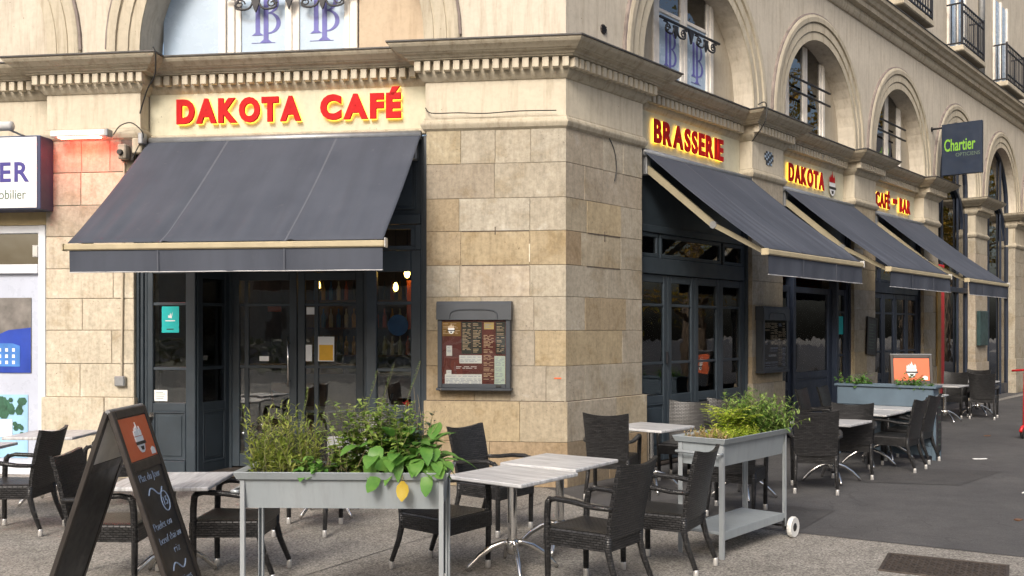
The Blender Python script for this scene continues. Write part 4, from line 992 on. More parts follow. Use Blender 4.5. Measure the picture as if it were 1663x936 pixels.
cb = thing('wall_chalkboard', 'narrow black chalkboard leaning on the third pillar', 'chalkboard', MF[2] @ Matrix.Translation((9.10, -.03, 1.29)) @ Matrix.Rotation(rad(4), 4, 'Y'))
part('board', MB().cbox(0,.5,-.012,.012,0,.70,.004), M['chalkboard'], cb)
for x0,x1,z0,z1 in ((0,.03,0,.7),(.47,.5,0,.7),(.031,.469,0,.03),(.031,.469,.67,.7)): part('frame', MB().cbox(x0,x1,-.02,.013,z0,z1,.004), M['sign_black'], cb)
mb = MB()
for k in range(9): mb.box(.08, .08+random.uniform(.2,.34), -.0145, -.0125, .12+.055*k, .13+.055*k)
part('chalk_lines', mb, M['dull_letter'], cb)
# strip lamps
l1 = thing('strip_lamp', 'white strip lamp above the white box sign', 'lamp', MF[1]); part('tube', MB().tube([(-8.4,-.16,4.145),(-6.52,-.16,4.145)],.055,12), M['lamp_white'], l1, smooth=True); part('arm', MB().tube([(-6.6,-.16,4.12),(-6.48,-.03,4.06),(-6.44,.1,4.04)],.012,6), M['grey_metal'], l1)
l2 = thing('strip_lamp', 'strip lamp on the left pilaster casting a red glow on the stones', 'lamp', MF[1])
part('housing', MB().cbox(-5.99,-5.31,-.24,-.13,3.985,4.06,.012), M['lamp_white'], l2); part('lit_underside', MB().box(-5.9,-5.40,-.225,-.145,3.976,3.984), M['red_tube'], l2)
part('wall_arm', MB().cbox(-5.9,-5.86,-.135,-.05,4.01,4.04,.004).cbox(-5.44,-5.40,-.135,-.05,4.01,4.04,.004), M['grey_metal'], l2)
part('end_cap', MB().cbox(-5.308,-5.27,-.245,-.125,3.98,4.065,.008), M['grey_metal'], l2)
# bracket cluster beside the awning
br_ = thing('wall_bracket', 'weathered grey bracket box at the upper left corner of the wide awning', 'bracket', MF[1])
part('plate', MB().cbox(-5.22,-5.06,-.05,-.005,3.72,3.97,.01), M['grate'], br_); part('box', MB().cbox(-5.20,-5.10,-.16,-.051,3.73,3.90,.012), M['mortar'], br_)
part('box', MB().cbox(-5.055,-4.935,-.10,-.006,3.80,3.98,.012), M['trim'], br_); part('floodlight', MB().cbox(-4.96,-4.90,-.14,-.03,3.90,4.03,.01), M['grey_metal'], br_)
part('nozzle', MB().lathe([(.03,-.20),(.035,-.17),(.035,-.16)], (-5.155,0,3.80), 10, 'y'), M['black_plastic'], br_)
def cable(name, label, fr, pts, r=.007, mat='cable'):
    P_ = [Vector(p) for p in pts]; out = []
    for i in range(len(P_)-1):
        p0, p1, p2, p3 = P_[max(i-1,0)], P_[i], P_[i+1], P_[min(i+2,len(P_)-1)]
        for k in range(5):
            t = k/5; out.append(.5*((2*p1)+(p2-p0)*t+(2*p0-5*p1+4*p2-p3)*t*t+(3*p1-p0-3*p2+p3)*t**3))
    out.append(P_[-1])
    o = part(name, MB().tube(out, r, 6), M[mat], None, MF[fr]); return tag(o, label, 'cable')
cable('cable', 'black cable looping from the strip lamp to the bracket', 1, [(-5.28,-.1,4.02),(-5.2,-.1,4.12),(-5.05,-.12,4.15),(-4.92,-.14,4.06),(-4.9,-.12,3.98),(-4.98,-.1,3.86),(-5.05,-.1,3.72)])
cable('cable', 'black cable hanging down from the cornice end beside the DAKOTA letters', 1, [(-4.63,-.40,4.93),(-4.60,-.40,4.86),(-4.66,-.3,4.65),(-4.80,-.20,4.52),(-4.97,-.01,4.38),(-5.0,-.01,4.28)], .009)
cable('cable', 'thin black cable sagging along the corner pillar above the stones', 1, [(-1.58,-.02,4.24),(-1.50,-.06,4.17),(-1.2,-.062,4.165),(-.9,-.062,4.15),(-.5,-.062,4.165),(-.1,-.062,4.16)], .006)
cable('cable', 'short black wire dangling from the moulding on the street face of the pillar', 2, [(.80,-.01,4.02),(.92,-.02,3.86),(.98,-.01,3.66),(.94,-.01,3.5)], .006)
cable('cable', 'black wire draped along the cornice beside the second pillar', 2, [(4.0,-.36,4.90),(4.15,-.38,4.96),(4.22,-.385,4.90),(4.20,-.37,4.7),(4.30,-.2,4.55),(4.5,-.02,4.5)], .008)
jb = thing('junction_box', 'small grey junction box with a pale conduit on the left pilaster', 'junction box', MF[1])
part('box', MB().cbox(-5.30,-5.17,-.06,-.001,1.08,1.20,.012), M['grey_metal'], jb); part('conduit', MB().tube([(-5.225,-.018,1.20),(-5.215,-.018,2.1),(-5.19,-.018,3.7)],.013,8), M['trim'], jb)
mq = thing('mosaic_plaque', 'small blue grey mosaic plaque on the second pillar above the menu case', 'plaque', MF[2])
for i in range(6):
    for j in range(6):
        if (i in (0,5) and j in (0,5)) or (i in (0,5) and j == 1): continue
        part('tile', MB().cbox(4.95+.05*i,4.996+.05*i,-.012,-.001,4.23+.035*j,4.262+.035*j,.002), M['case'] if (i*7+j*3) % 5 < 3 else M['pale_blue'], mq)
st_ = part('sticker', MB().box(-.13,-.05,-.006,-.003,1.20,1.215), M['orange'], None, MF[1]); tag(st_, 'small torn orange sticker low on the corner pillar', 'sticker')
# iron balconies
for n_, xc in enumerate([b[2] for b in BAYS2]):
    if n_ < 2: continue
    lab = {2: 'black iron balcony railing cut off by the top edge of the photo', 3: 'black iron balcony railing, the middle one in view above the hanging sign', 4: 'black iron balcony railing beside the downpipe', 5: 'black iron balcony railing beyond the downpipe', 6: 'farthest black iron balcony railing along the street'}[n_]
    bk = thing('balcony_railing', lab, 'balcony railing', MF[2], 'iron balcony railings on the street front')
    for z in (8.10, 8.22, 8.82, 8.98): part('rail', MB().cbox(xc-.9,xc+.9,-.335,-.305,z,z+.035,.004), M['black_iron'], bk)
    for sx in (-1, 1):
        part('corner_post', MB().cbox(xc+sx*.9-.022,xc+sx*.9+.022,-.345,-.3,8.06,9.05,.004), M['black_iron'], bk)
        for z in (8.10, 8.98): part('side_rail', MB().cbox(xc+sx*.9-.015,xc+sx*.9+.015,-.299,.0,z,z+.035,.004), M['black_iron'], bk)
        for k in range(2): part('side_baluster', MB().box(xc+sx*.9-.01,xc+sx*.9+.01,-.21+.1*k,-.19+.1*k,8.13,8.98), M['black_iron'], bk)
    for k in range(11): part('baluster', MB().box(xc-.82+.164*k-.011,xc-.82+.164*k+.011,-.33,-.31,8.13,8.98), M['black_iron'], bk)
# ornamental rails in front of the first floor windows
def guard_rail(fr, xc, z, lab, w_=.78, y=None, scroll=True):
    y = .30 if fr == 1 else .17
    g = thing('window_guard', lab, 'window guard', MF[fr])
    part('rail', MB().cbox(xc-w_-.03,xc+w_+.03,y-.015,y+.015,z,z+.03,.004), M['black_iron'], g)
    if scroll:
        for sx in (-1, 1):
            cx_ = xc + sx*.41
            mb = MB()
            for q in (-1, 1):
                pts = [(cx_+q*(.02+.32*t - .10*t*math.sin(t*9)), y, z-.02-.17*math.sin(PI*min(1,t*1.15))*(1-.55*t)) for t in [i/14 for i in range(15)]]
                mb.tube(pts, .013, 6)
                sp = [(cx_+q*.20+.07*(1-.8*t)*math.cos(q*t*9), y, z-.085+.06*(1-.8*t)*math.sin(t*9)) for t in [i/16 for i in range(17)]]
                mb.tube(sp, .009, 6)
            mb.prism([(cx_-.06,z-.02),(cx_+.06,z-.02),(cx_+.02,z-.15),(cx_,z-.19),(cx_-.02,z-.15)], y-.012, y+.012, 'y')
            part('scroll', mb, M['black_iron'], g)
        part('drop', MB().prism([(xc-.07,z),(xc+.07,z),(xc+.025,z-.10),(xc,z-.17),(xc-.025,z-.10)], y-.014, y+.014, 'y'), M['black_iron'], g)
    else: part('rail', MB().cbox(xc-w_-.03,xc+w_+.03,y-.015,y+.015,z-.22,z-.19,.004), M['black_iron'], g)
guard_rail(1, -3.30, 5.70, 'black scrollwork guard in front of the arched window above DAKOTA CAFÉ')
guard_rail(2, 3.06, 5.80, 'black scrollwork guard in front of the arched window above BRASSERIE')
guard_rail(2, 7.10, 5.85, 'plain black twin rail in front of the second arched window of the street side', scroll=False)
guard_rail(2, 11.1, 5.85, 'plain black twin rail in front of the third arched window of the street side', scroll=False)

# ================================================================== TERRACE FURNITURE
def chair_meshes():
    m = {}; rt = M['rattan']
    # seat: upholstered-looking woven box, a little wider in front
    mb = MB()
    def slab(z0, z1, inset=0.0):
        f, b_ = .245-inset, .215-inset; return [(-f,.255-inset,z0),(f,.255-inset,z0),(b_,-.235+inset,z0),(-b_,-.235+inset,z0)]
    rings = [slab(.315,0), slab(.415,0), slab(.43,0,.012), slab(.435,0,.04)]
    V = []
    for (z, rg) in zip((.315,.415,.432,.438), rings): V += [(x, y, z) for x, y, _ in rg]
    F = [(0,1,2,3)] + [(i*4+k, i*4+(k+1)%4, (i+1)*4+(k+1)%4, (i+1)*4+k) for i in range(3) for k in range(4)] + [(12,13,14,15)]
    mb.add(V, F); m['seat'] = mb.mesh('seat', rt)
    # backrest: curved in plan, leaning back, top edge dipping in the middle
    mb = MB(); nu, nv = 9, 9; V = []; F = []
    for side in (0, 1):
        for j in range(nv):
            t = j/(nv-1)
            for i in range(nu):
                u = -1+2*i/(nu-1); wd = .215+.022*t; zt = .90-.028*(1-u*u)
                z = .40 + (zt-.40)*t
                y = -.215 - .10*t**1.4 - .030*(1-u*u)*(.4+.6*t) - (.030 if side else 0)
                V.append((u*wd, y, z))
    n = nu*nv
    for j in range(nv-1):
        for i in range(nu-1):
            k = j*nu+i; F.append((k, k+1, k+nu+1, k+nu)); F.append((k+n, k+nu+n, k+nu+1+n, k+1+n))
    for i in range(nu-1):
        for k in (i, (nv-1)*nu+i): F.append((k, k+1, k+1+n, k+n))
    for j in range(nv-1):
        for k in (j*nu, j*nu+nu-1): F.append((k, k+nu, k+nu+n, k+n))
    mb.add(V, F); m['backrest'] = mb.mesh('backrest', rt)
    for s, nm in ((-1,'l'),(1,'r')):
        mb = MB(); mb.tube([(s*.235,.225,.06),(s*.238,.228,.30),(s*.245,.225,.52),(s*.25,.215,.60),(s*.255,.19,.625)], [.020,.022,.023,.023,.022], 8, up=(0,1,0)); m['fleg'+nm] = mb.mesh('leg', rt, True)
        mb = MB(); mb.tube([(s*.215,-.315,.06),(s*.208,-.25,.22),(s*.205,-.222,.33),(s*.205,-.225,.42)], [.018,.021,.024,.024], 8, up=(0,1,0)); m['rleg'+nm] = mb.mesh('leg', rt, True)
        mb = MB(); mb.tube([(s*.252,.205,.615),(s*.258,.14,.632),(s*.262,.0,.625),(s*.255,-.14,.605),(s*.235,-.235,.60),(s*.215,-.262,.60)], [.022,.025,.026,.025,.023,.020], 8, flat=.75); m['arm'+nm] = mb.mesh('arm', rt, True)
        mb = MB(); mb.lathe([(.019,0),(.021,.004),(.021,.05),(.019,.06)], (s*.235,.225,.003), 8); m['fcap'+nm] = mb.mesh('foot_cap', M['foot'], True)
        mb = MB(); mb.lathe([(.018,0),(.020,.004),(.019,.05),(.017,.06)], (s*.2155,-.317,.003), 8); m['rcap'+nm] = mb.mesh('foot_cap', M['foot'], True)
    return m
CM = chair_meshes()
def chair(x, y, ang, label, tint=(1,1,1)):
    t = thing('rattan_armchair', label, 'chair', T(x, y, 0, rad(ang)-PI/2), 'dark rattan armchairs on the café terrace')
    for k, nm in (('seat','seat'),('backrest','backrest')): part(nm, CM[k], None, t, color=tint)
    for s in 'lr':
        part('arm', CM['arm'+s], None, t, color=tint)
        for q in 'fr':
            lg = part('leg', CM[q+'leg'+s], None, t, color=tint); part('foot_cap', CM[q+'cap'+s], None, lg)
    return t
def table_meshes():
    m = {}; mb = MB(); mb.cbox(-.345,.345,-.345,.345,.672,.70,.006); m['top'] = mb.mesh('table_top', M['tabletop'])
    mb = MB(); mb.cbox(-.16,.16,-.16,.16,.655,.671,.004); mb.lathe([(.034,.20),(.034,.65)], (0,0,0), 14); m['post'] = mb.mesh('post', M['chrome'])
    mb = MB(); mb.tube([(.02,0,.20),(.07,0,.205),(.15,0,.175),(.24,0,.115),(.31,0,.045),(.335,0,.012)], [.020,.022,.021,.019,.017,.014], 8, flat=1.0); m['leg'] = mb.mesh('leg', M['chrome'], True)
    mb = MB(); mb.lathe([(.03,.12),(.05,.15),(.05,.215),(.036,.23)], (0,0,0), 14); m['hub'] = mb.mesh('hub', M['chrome'], True)
    return m
TM = table_meshes()
def table(x, y, ang, label, leg=45):
    t = thing('cafe_table', label, 'table', T(x, y, 0, rad(ang)), 'square whitewashed café tables')
    part('table_top', TM['top'], None, t); part('post', TM['post'], None, t); part('hub', TM['hub'], None, t)
    for k in range(4): part('leg', TM['leg'], None, t, Matrix.Rotation(rad(leg)+k*PI/2, 4, 'Z'))
    return t
# front pair of tables
table(.00, 6.93, 52, 'whitewashed table nearest the camera, front one of the joined pair', 48)
table(.38, 7.62, 56, 'whitewashed table at the back of the joined pair before the corner pillar', 20)
chair(.56, 6.43, 143, 'rattan armchair seen from behind in front of the joined tables, nearest the camera')
chair(1.12, 7.03, 150, 'rattan armchair beside the wheeled grey planter, turned towards the joined tables')
chair(-.50, 6.95, -37, 'rattan armchair tucked under the joined tables behind the long grey planter')
chair(-.16, 8.33, -37, 'rattan armchair with its plain back to the corner pillar, beside the drooping leaves')
# behind, by the pillar
chair(1.05, 10.02, 72, 'rattan armchair close to the corner pillar with its woven back to the camera')
table(1.50, 10.35, 50, 'whitewashed table between the corner pillar and the wheeled planter')
chair(2.0, 11.15, 248, 'rattan armchair at the folding doors facing the camera, nearer the corner pillar')
chair(2.45, 11.55, 235, 'rattan armchair at the folding doors facing the camera, partly hidden by the fern')
# behind the wheeled planter
chair(2.14, 9.12, 66, 'rattan armchair standing behind the wheeled planter box, back to the camera')
table(2.40, 9.90, 50, 'whitewashed table hidden behind the wheeled planter', 35)
# along the side street
chair(3.30, 10.40, 74, 'rattan armchair just right of the wheeled planter with its back to the camera')
table(3.66, 10.95, 50, 'whitewashed table right of the wheeled planter, second row along the side street', 40)
chair(4.06, 11.42, 72, 'rattan armchair between two side street tables with its back to the camera')
table(4.55, 12.20, 50, 'whitewashed table in front of the blue grey planter', 30)
table(5.05, 12.85, 50, 'whitewashed table touching the blue grey planter', 30)
chair(4.78, 11.95, 140, 'rattan armchair on the street side turned left, in front of the blue grey planter')
chair(5.28, 12.70, 140, 'rattan armchair on the street side touching the end of the blue grey planter')
chair(4.42, 13.55, -35, 'rattan armchair leaning by the dark entrance, left of two')
chair(4.92, 14.15, -35, 'rattan armchair by the dark entrance next to the ivy of the blue planter')
# far group
table(8.15, 18.0, 50, 'far whitewashed table behind the orange sign, left of two')
table(9.45, 19.4, 50, 'far whitewashed table beyond the orange sign, near the optician window')
chair(8.75, 19.0, 230, 'far rattan armchair behind the orange sign, left one facing the camera')
chair(9.75, 20.1, 232, 'far rattan armchair beside the optician window facing the camera')
chair(9.25, 18.75, 60, 'far rattan armchair between the two far tables')
# left of the sandwich board
chair(-4.30, 8.27, 180, 'rattan armchair at the left edge, turned left, high back in profile')
table(-4.95, 8.55, 0, 'whitewashed table cut off by the left edge')
table(-4.62, 9.62, 0, 'whitewashed table near the left pilaster behind the armchair')
chair(-3.95, 9.45, 195, 'rattan armchair half hidden behind the left profile armchair')
chair(-2.78, 6.66, 2, 'rattan armchair seen through the legs of the black sandwich board')
table(-2.38, 6.68, 2, 'whitewashed table between the sandwich board and the long planter', 45)
chair(-1.96, 6.80, 178, 'rattan armchair between the sandwich board and the long planter, turned left')
chair(-1.78, 8.34, 88, 'rattan armchair behind the long planter, only its legs in view, nearer of two')
table(-1.72, 9.02, 8, 'whitewashed table hidden behind the plants of the long planter', 38)
chair(-1.50, 9.55, 268, 'rattan armchair behind the long planter on the door side of its table')

# ------------------------------------------------------------------ planters
def trolley(name, label, x, y, ang, wheels):
    """long trough on tall legs with a shelf; local origin at its centre, x along"""
    t = thing(name, label, 'planter', T(x, y, 0, rad(ang)), 'grey metal planters on legs')
    L_, W_, zt, zb = (.575 if wheels else .625), .225, .92, .70; pm = M['planter']
    V = []
    for (l, w_, z) in ((L_-.03,W_-.03,zt-.03),(L_-.05,W_-.06,zb),(L_-.045,W_-.045,zt-.031)): V += [(-l,-w_,z),(l,-w_,z),(l,w_,z),(-l,w_,z)]
    mb = MB(); mb.add(V[:8], [(i, i+4, (i+1)%4+4, (i+1)%4) for i in range(4)] + [(4,5,6,7)]); part('trough', mb, pm, t)
    mb = MB(); ring = [(-L_+.03,-W_+.03),(L_-.03,-W_+.03),(L_-.03,W_-.03),(-L_+.03,W_-.03),(-L_+.03,-W_+.03)]
    def rg(d, z): return [(-L_+d,-W_+d,z),(L_-d,-W_+d,z),(L_-d,W_-d,z),(-L_+d,W_-d,z)]
    V = rg(.03,zt-.045)+rg(.012,zt-.045)+rg(-.006,zt-.004)+rg(-.002,zt)+rg(.04,zt-.012)+rg(.045,zt-.05)
    mb.add(V, [(k*4+i, k*4+(i+1)%4, (k+1)*4+(i+1)%4, (k+1)*4+i) for k in range(5) for i in range(4)]); part('rim', mb, pm, t)
    for sx in (-1, 1):
        for sy in (-1, 1):
            z0 = .09 if (wheels and sx > 0) else .0
            a, b_ = sx*(L_-.055), sy*(W_-.03)
            mb = MB(); mb.cbox(min(a,a+sx*.028), max(a,a+sx*.028), b_-.003*1, b_+.003, z0, zt-.05, .002)
            mb.cbox(a+sx*.025-.003, a+sx*.025+.003, min(b_-sy*.004,b_-sy*.036), max(b_-sy*.004,b_-sy*.036), z0, zt-.05, .002)
            mb.cbox(min(a,a+sx*.010), max(a,a+sx*.010), b_-sy*.018-.004, b_-sy*.018+.004, z0+.001, zt-.052, .002)
            part('leg', mb, M['leg_steel'], t)
    sh = part('shelf', MB().cbox(-L_+.06, L_-.06, -W_+.04, W_-.04, .175, .20, .004).cbox(-L_+.05, L_-.05, -W_+.034, -W_+.040, .14, .205, .002).cbox(-L_+.05, L_-.05, W_-.040, W_-.034, .14, .205, .002), pm, t)
    part('soil', MB().box(-L_+.05, L_-.05, -W_+.055, W_-.055, zt-.14, zt-.045), M['soil'], t)
    part('handle', MB().tube([(-L_+.02,-W_+.03,.80),(-L_-.02,-W_+.035,.80),(-L_-.02,W_-.035,.80),(-L_+.02,W_-.03,.80)], .011, 8), M['leg_steel'], t, smooth=True)
    if wheels:
        for sy in (-1, 1):
            wh = part('wheel', MB().lathe([(.055,-.018),(.082,-.02),(.088,-.010),(.088,.010),(.082,.02),(.055,.018)], (L_-.03, sy*(W_+.03), .088), 20, 'y'), M['rubber'], t, smooth=False)
            part('hub', MB().lathe([(.018,-.024),(.054,-.012),(.054,.012),(.018,.024)], (L_-.03, sy*(W_+.03), .088), 16, 'y'), M['black_plastic'], wh)
        part('axle', MB().tube([(L_-.03,-W_-.04,.088),(L_-.03,W_+.04,.088)], .009, 8).cbox(L_-.075,L_-.02,-W_+.03,-W_+.045,.06,.16,.003).cbox(L_-.075,L_-.02,W_-.045,W_-.03,.06,.16,.003), M['black_plastic'], t)
    return t
M['leg_steel'] = plain('grey_leg_steel', (.37, .40, .42), .4, .4, .08, 4)
PL1 = T(-.99, 5.76, 0, rad(-2)); PL2 = T(1.81, 7.78, 0, rad(49))
trolley('planter', 'long grey metal planter on tall legs full of herbs, in the middle foreground', -.99, 5.76, -2, False)
trolley('wheeled_planter', 'grey metal planter trolley with a low shelf and a white wheel, right of centre', 1.81, 7.78, 49, True)

bp = thing('box_planter', 'blue grey wooden planter with a blackboard end, across the side street terrace', 'planter', T(5.20, 13.20, 0, rad(-37)))
part('trough', MB().cbox(-.66,.62,-.15,.15,.70,.955,.01), M['blue_planter'], bp); part('rim', MB().cbox(-.69,.66,-.18,-.13,.956,.99,.006).cbox(-.69,.66,.13,.18,.956,.99,.006).cbox(-.69,-.64,-.129,.129,.956,.99,.006).cbox(.61,.66,-.129,.129,.956,.99,.006), M['blue_planter'], bp)
for k in range(5): part('plank', MB().cbox(-.66,.60,-.14,-.12,.06+.128*k,.06+.124+.128*k,.004), M['blue_planter'], bp)
for sx in (-.66,.60):
    for sy in (-.15,.12): part('leg', MB().cbox(sx,sx+.05,sy,sy+.03,0,.699,.004), M['blue_planter'], bp)
part('soil', MB().box(-.64,.61,-.13,.13,.957,.965), M['soil'], bp)
eb = part('blackboard', MB().cbox(.652,.664,-.11,.11,.12,.80,.003), M['chalkboard'], bp)
mb = MB()
for k in range(6): mb.box(.6645,.666,-.08+random.uniform(0,.03),.05+random.uniform(0,.03),.2+.1*k,.212+.1*k)
part('chalk_lines', mb, M['dull_letter'], eb)
part('hook_bar', MB().tube([(.66,-.16,.86),(.74,-.16,.86),(.74,.16,.86),(.66,.16,.86)], .008, 6), M['leg_steel'], bp)

# ------------------------------------------------------------------ sandwich boards
def logo_panel(par, M4, w_, h):
    p = part('orange_panel', MB().box(-w_/2, w_/2, -.004, 0, -h/2, h/2), M['orange'], par, M4)
    cup_logo(p, Matrix.Translation((0,-.005,-h*.36)), h*.74)
    part('panel_mark', MB().prism([(w_*.30,-h*.46),(w_*.44,-h*.46),(w_*.44,-h*.33),(w_*.37,-h*.28),(w_*.30,-h*.33)], -.008, -.0045, 'y'), M['paper'], p)
def a_board(name, label, M4, W_, H_, splay, zmin, orange_h, writing, cream_back=True):
    t = thing(name, label, 'sandwich board', M4)
    ang = math.atan2(splay, H_); Ls = math.hypot(splay, H_)
    for sx in (-1, 1):
        # local panel frame: x across the board, y outward, z up the slope; panel hangs from the ridge
        MP_ = Matrix.Translation((0,0,H_)) @ (Matrix.Rotation(PI/2*sx, 4, 'Z')) @ Matrix.Rotation(-ang, 4, 'X') @ Matrix.Translation((0,-.012,0))
        fr_ = part('panel', MB().box(-W_/2+.03, W_/2-.03, -.004, .012, -Ls+.05, -.03), M['chalkboard'] if sx > 0 else M['chalkboard'], t, MP_)
        for x0,x1,z0,z1 in ((-W_/2,-W_/2+.042,-Ls,0),(W_/2-.042,W_/2,-Ls,0),(-W_/2+.043,W_/2-.043,-.05,-.0),(-W_/2+.043,W_/2-.043,-Ls+.02,-Ls+.08),(-W_/2+.043,W_/2-.043,-orange_h-.12,-orange_h-.06)):
            part('frame', MB().cbox(x0,x1,-.014,.016,z0,z1,.004), M['sign_black'], fr_)
        logo_panel(fr_, Matrix.Translation((0,-.0045,-.055-orange_h/2)), W_-.09, orange_h)
        part('back_sheet', MB().box(-W_/2+.043, W_/2-.043, .0125, .0145, -orange_h-.06, -.05), M['pale_back'], fr_)
        if writing and sx > 0:
            z = -orange_h-.185
            for (txt, sz, dx, shr) in writing:
                if txt == '~':
                    mb = MB(); mb.tube([(-.11+.22*i/16, -.006, z+.03*math.sin(i/16*PI*2)+.02*i/16) for i in range(17)], .0045, 5); part('chalk_stroke', mb, M['chalk'], fr_)
                elif txt.startswith('('):
                    mb = MB(); mb.tube([(dx+.055*math.cos(2*PI*i/24), -.006, z+.02+.062*math.sin(2*PI*i/24)) for i in range(25)], .004, 5); part('chalk_stroke', mb, M['chalk'], fr_)
                    [flat_text(q, .075, M['chalk'], fr_, upright(dx-.04+.04*k_, -.0055, z-.005), 'chalk_writing', .0) for k_, q in enumerate(txt.strip('()'))]
                else: flat_text(txt, sz*.82, M['chalk'], fr_, upright(-W_/2+.06+dx, -.0055, z), 'chalk_writing', -.002, width=shr)
                z -= sz*1.02
    part('hinge', MB().tube([(0,-W_/2,H_+.004),(0,W_/2,H_+.004)], .014, 8), M['grey_metal'], t)
    return t
M['pale_back'] = plain('pale_panel_back', (.62, .61, .58), .6)
WR = [("Plat du Jour", .085, .02, .32), ("~", .085, 0, 0), ("(15)", .12, .10, 0), ("Poulet ou", .085, .0, .28), ("bœuf thaï au", .08, .02, .34), ("riz", .085, .18, .10), ("~", .10, 0, 0), ("Les bières", .085, .02, .30), ("10,50€", .09, .12, .20)]
a_board('sandwich_board', 'tall black sandwich board with an orange cup panel and blue chalk writing, left foreground', T(-2.32, 5.72, 0, rad(0)), .50, 1.27, .42, 0, .26, WR)
a_board('sandwich_board', 'far black sandwich board with an orange cup panel behind the blue planter', T(6.05, 14.5, 0, rad(-100)), .60, 1.36, .26, 0, .34, None)

# ------------------------------------------------------------------ plants
def leaf(mb, p, d, L_, W_, bend=.3, up=Vector((0,0,1)), fold=.15, n=3):
    p = Vector(p); d = Vector(d).normalized(); s = d.cross(up)
    s = s.normalized() if s.length > 1e-3 else Vector((1,0,0)); nn = s.cross(d).normalized()
    prof = {3: (.10, .85, .80, .05), 4: (.22, .88, 1.0, .78, .10), 2: (.25, 1.0, .04)}[n]
    V = []
    for i in range(n+1):
        t = i/n; c = p + d*L_*t + nn*(-bend*L_*t*t); wv = W_*.5*prof[i]
        V += [c - s*wv + nn*fold*wv, c, c + s*wv + nn*fold*wv]
    mb.add(V, [(3*i, 3*i+1, 3*i+4, 3*i+3) for i in range(n)] + [(3*i+1, 3*i+2, 3*i+5, 3*i+4) for i in range(n)])
def rdir(rng, el0, el1):
    a = rng.uniform(0, 2*PI); e = rng.uniform(el0, el1); return Vector((math.cos(a)*math.cos(e), math.sin(a)*math.cos(e), math.sin(e)))
def shoots(rng, base_fn, n, h0, h1, lean, leafL, leafW, per, stem_r=.0025, top_frac=.2, el=(.1, .9), bend=.35, nleaf=3):
    st = MB(); lf = MB()
    for _ in range(n):
        b = Vector(base_fn()); h = rng.uniform(h0, h1); ln = Vector((rng.gauss(0, lean), rng.gauss(0, lean), 1)).normalized()
        cv = Vector((rng.gauss(0, lean*.5), rng.gauss(0, lean*.5), 0)); pts = [b + ln*h*t + cv*h*t*t for t in (0, .33, .66, 1)]
        st.tube(pts, [stem_r, stem_r*.9, stem_r*.7, stem_r*.4], 4)
        for k in range(per):
            t = top_frac + (1-top_frac)*(k+rng.random())/per; p = b + ln*h*t + cv*h*t*t
            s_ = 1.15-.5*t; leaf(lf, p, rdir(rng, *el), leafL*s_*rng.uniform(.7,1.2), leafW*s_*rng.uniform(.8,1.2), bend*rng.uniform(.3,1.4), n=nleaf)
    return st, lf
def plant(name, label, st, lf, stem_mat, leaf_mat_, mat4=None, extra=()):
    t = thing(name, label, 'plant', mat4)
    if st and st.v: part('stem', st, M[stem_mat], t, kind='stuff')
    if lf and lf.v: o = part('foliage', lf, M[leaf_mat_], t, kind='stuff'); 
    for nm, mb, mt_ in extra: part(nm, mb, M[mt_], t, kind='stuff')
    return t
rng = random.Random(21)
def spot(x0, x1, y0=-.15, y1=.15, z=.86): return lambda: (rng.uniform(x0, x1), rng.uniform(y0, y1), z)
# long planter; x from -0.58 to 0.58
st, lf = shoots(rng, spot(-.56,-.20), 84, .16, .46, .15, .062, .015, 24, .0022, .10, (.1, 1.2), .25)
plant('willowy_plant', 'tall yellow green narrow leaved plant at the left end of the long planter', st, lf, 'stem', 'leaf_yellowgreen', PL1)
st, lf = shoots(rng, spot(-.26,-.10,-.19,-.05,.87), 16, .05, .15, .3, .055, .040, 9, .002, .1, (-.2, .7), .5, 4)
plant('small_leafy_plant', 'small bright round leaved plant spilling over the rim of the long planter', st, lf, 'stem', 'leaf_broad', PL1)
st, lf = shoots(rng, spot(-.18,.06,-.1,.15), 34, .08, .22, .35, .03, .008, 22, .002, .1, (-.3, 1), .3)
fl = MB()
for _ in range(46): p = Vector((rng.uniform(.0,.16), rng.uniform(-.12,.0), rng.uniform(.98,1.06))); [leaf(fl, p, rdir(rng,-.2,.9), .014, .011, .1, n=2) for _ in range(4)]
plant('heather_plant', 'low dark heather with tiny white flowers in the middle of the long planter', st, lf, 'dry', 'leaf_dark', PL1, (('flower', fl, 'white_flower'),))
st, lf = shoots(rng, spot(-.04,.36,-.12,.17), 92, .20, .50, .17, .062, .036, 19, .003, .12, (-.1, .8), .45, 4)
plant('bushy_herb', 'bushy light green herb in the middle of the long planter', st, lf, 'stem', 'leaf_herb', PL1)
st = MB(); lf = MB()
for x, h, lx in ((-.30,.52,.05),(.06,.62,.10),(.14,.66,.12),(.30,.68,.13),(.22,.40,-.03),(.02,.36,.06),(.34,.44,.05)):
    b = Vector((x, rng.uniform(0,.1), .88)); pts = [b + Vector((lx*t*t+.01*math.sin(t*9), 0, h*t)) for t in [i/8 for i in range(9)]]; st.tube(pts, [.0028-.0002*i for i in range(9)], 4)
    for k in range(34):
        t = .5+.5*k/34; p = b + Vector((lx*t*t, 0, h*t)); [leaf(lf, p, rdir(rng,.0,.9), .012*(1.25-t*.5), .008, .2, n=2) for _ in range(2)]
plant('flower_spikes', 'thin tall flower spikes rising above the bushy herb in front of the doors', st, lf, 'stem', 'leaf_herb', PL1)
st, lf = shoots(rng, spot(.22,.46,.0,.17), 30, .2, .42,   .18, .078, .038, 13, .003, .2, (.0, .9), .4, 4)
plant('sage_plant', 'grey green sage towards the right end of the long planter', st, lf, 'stem', 'leaf_grey', PL1)
st = MB()
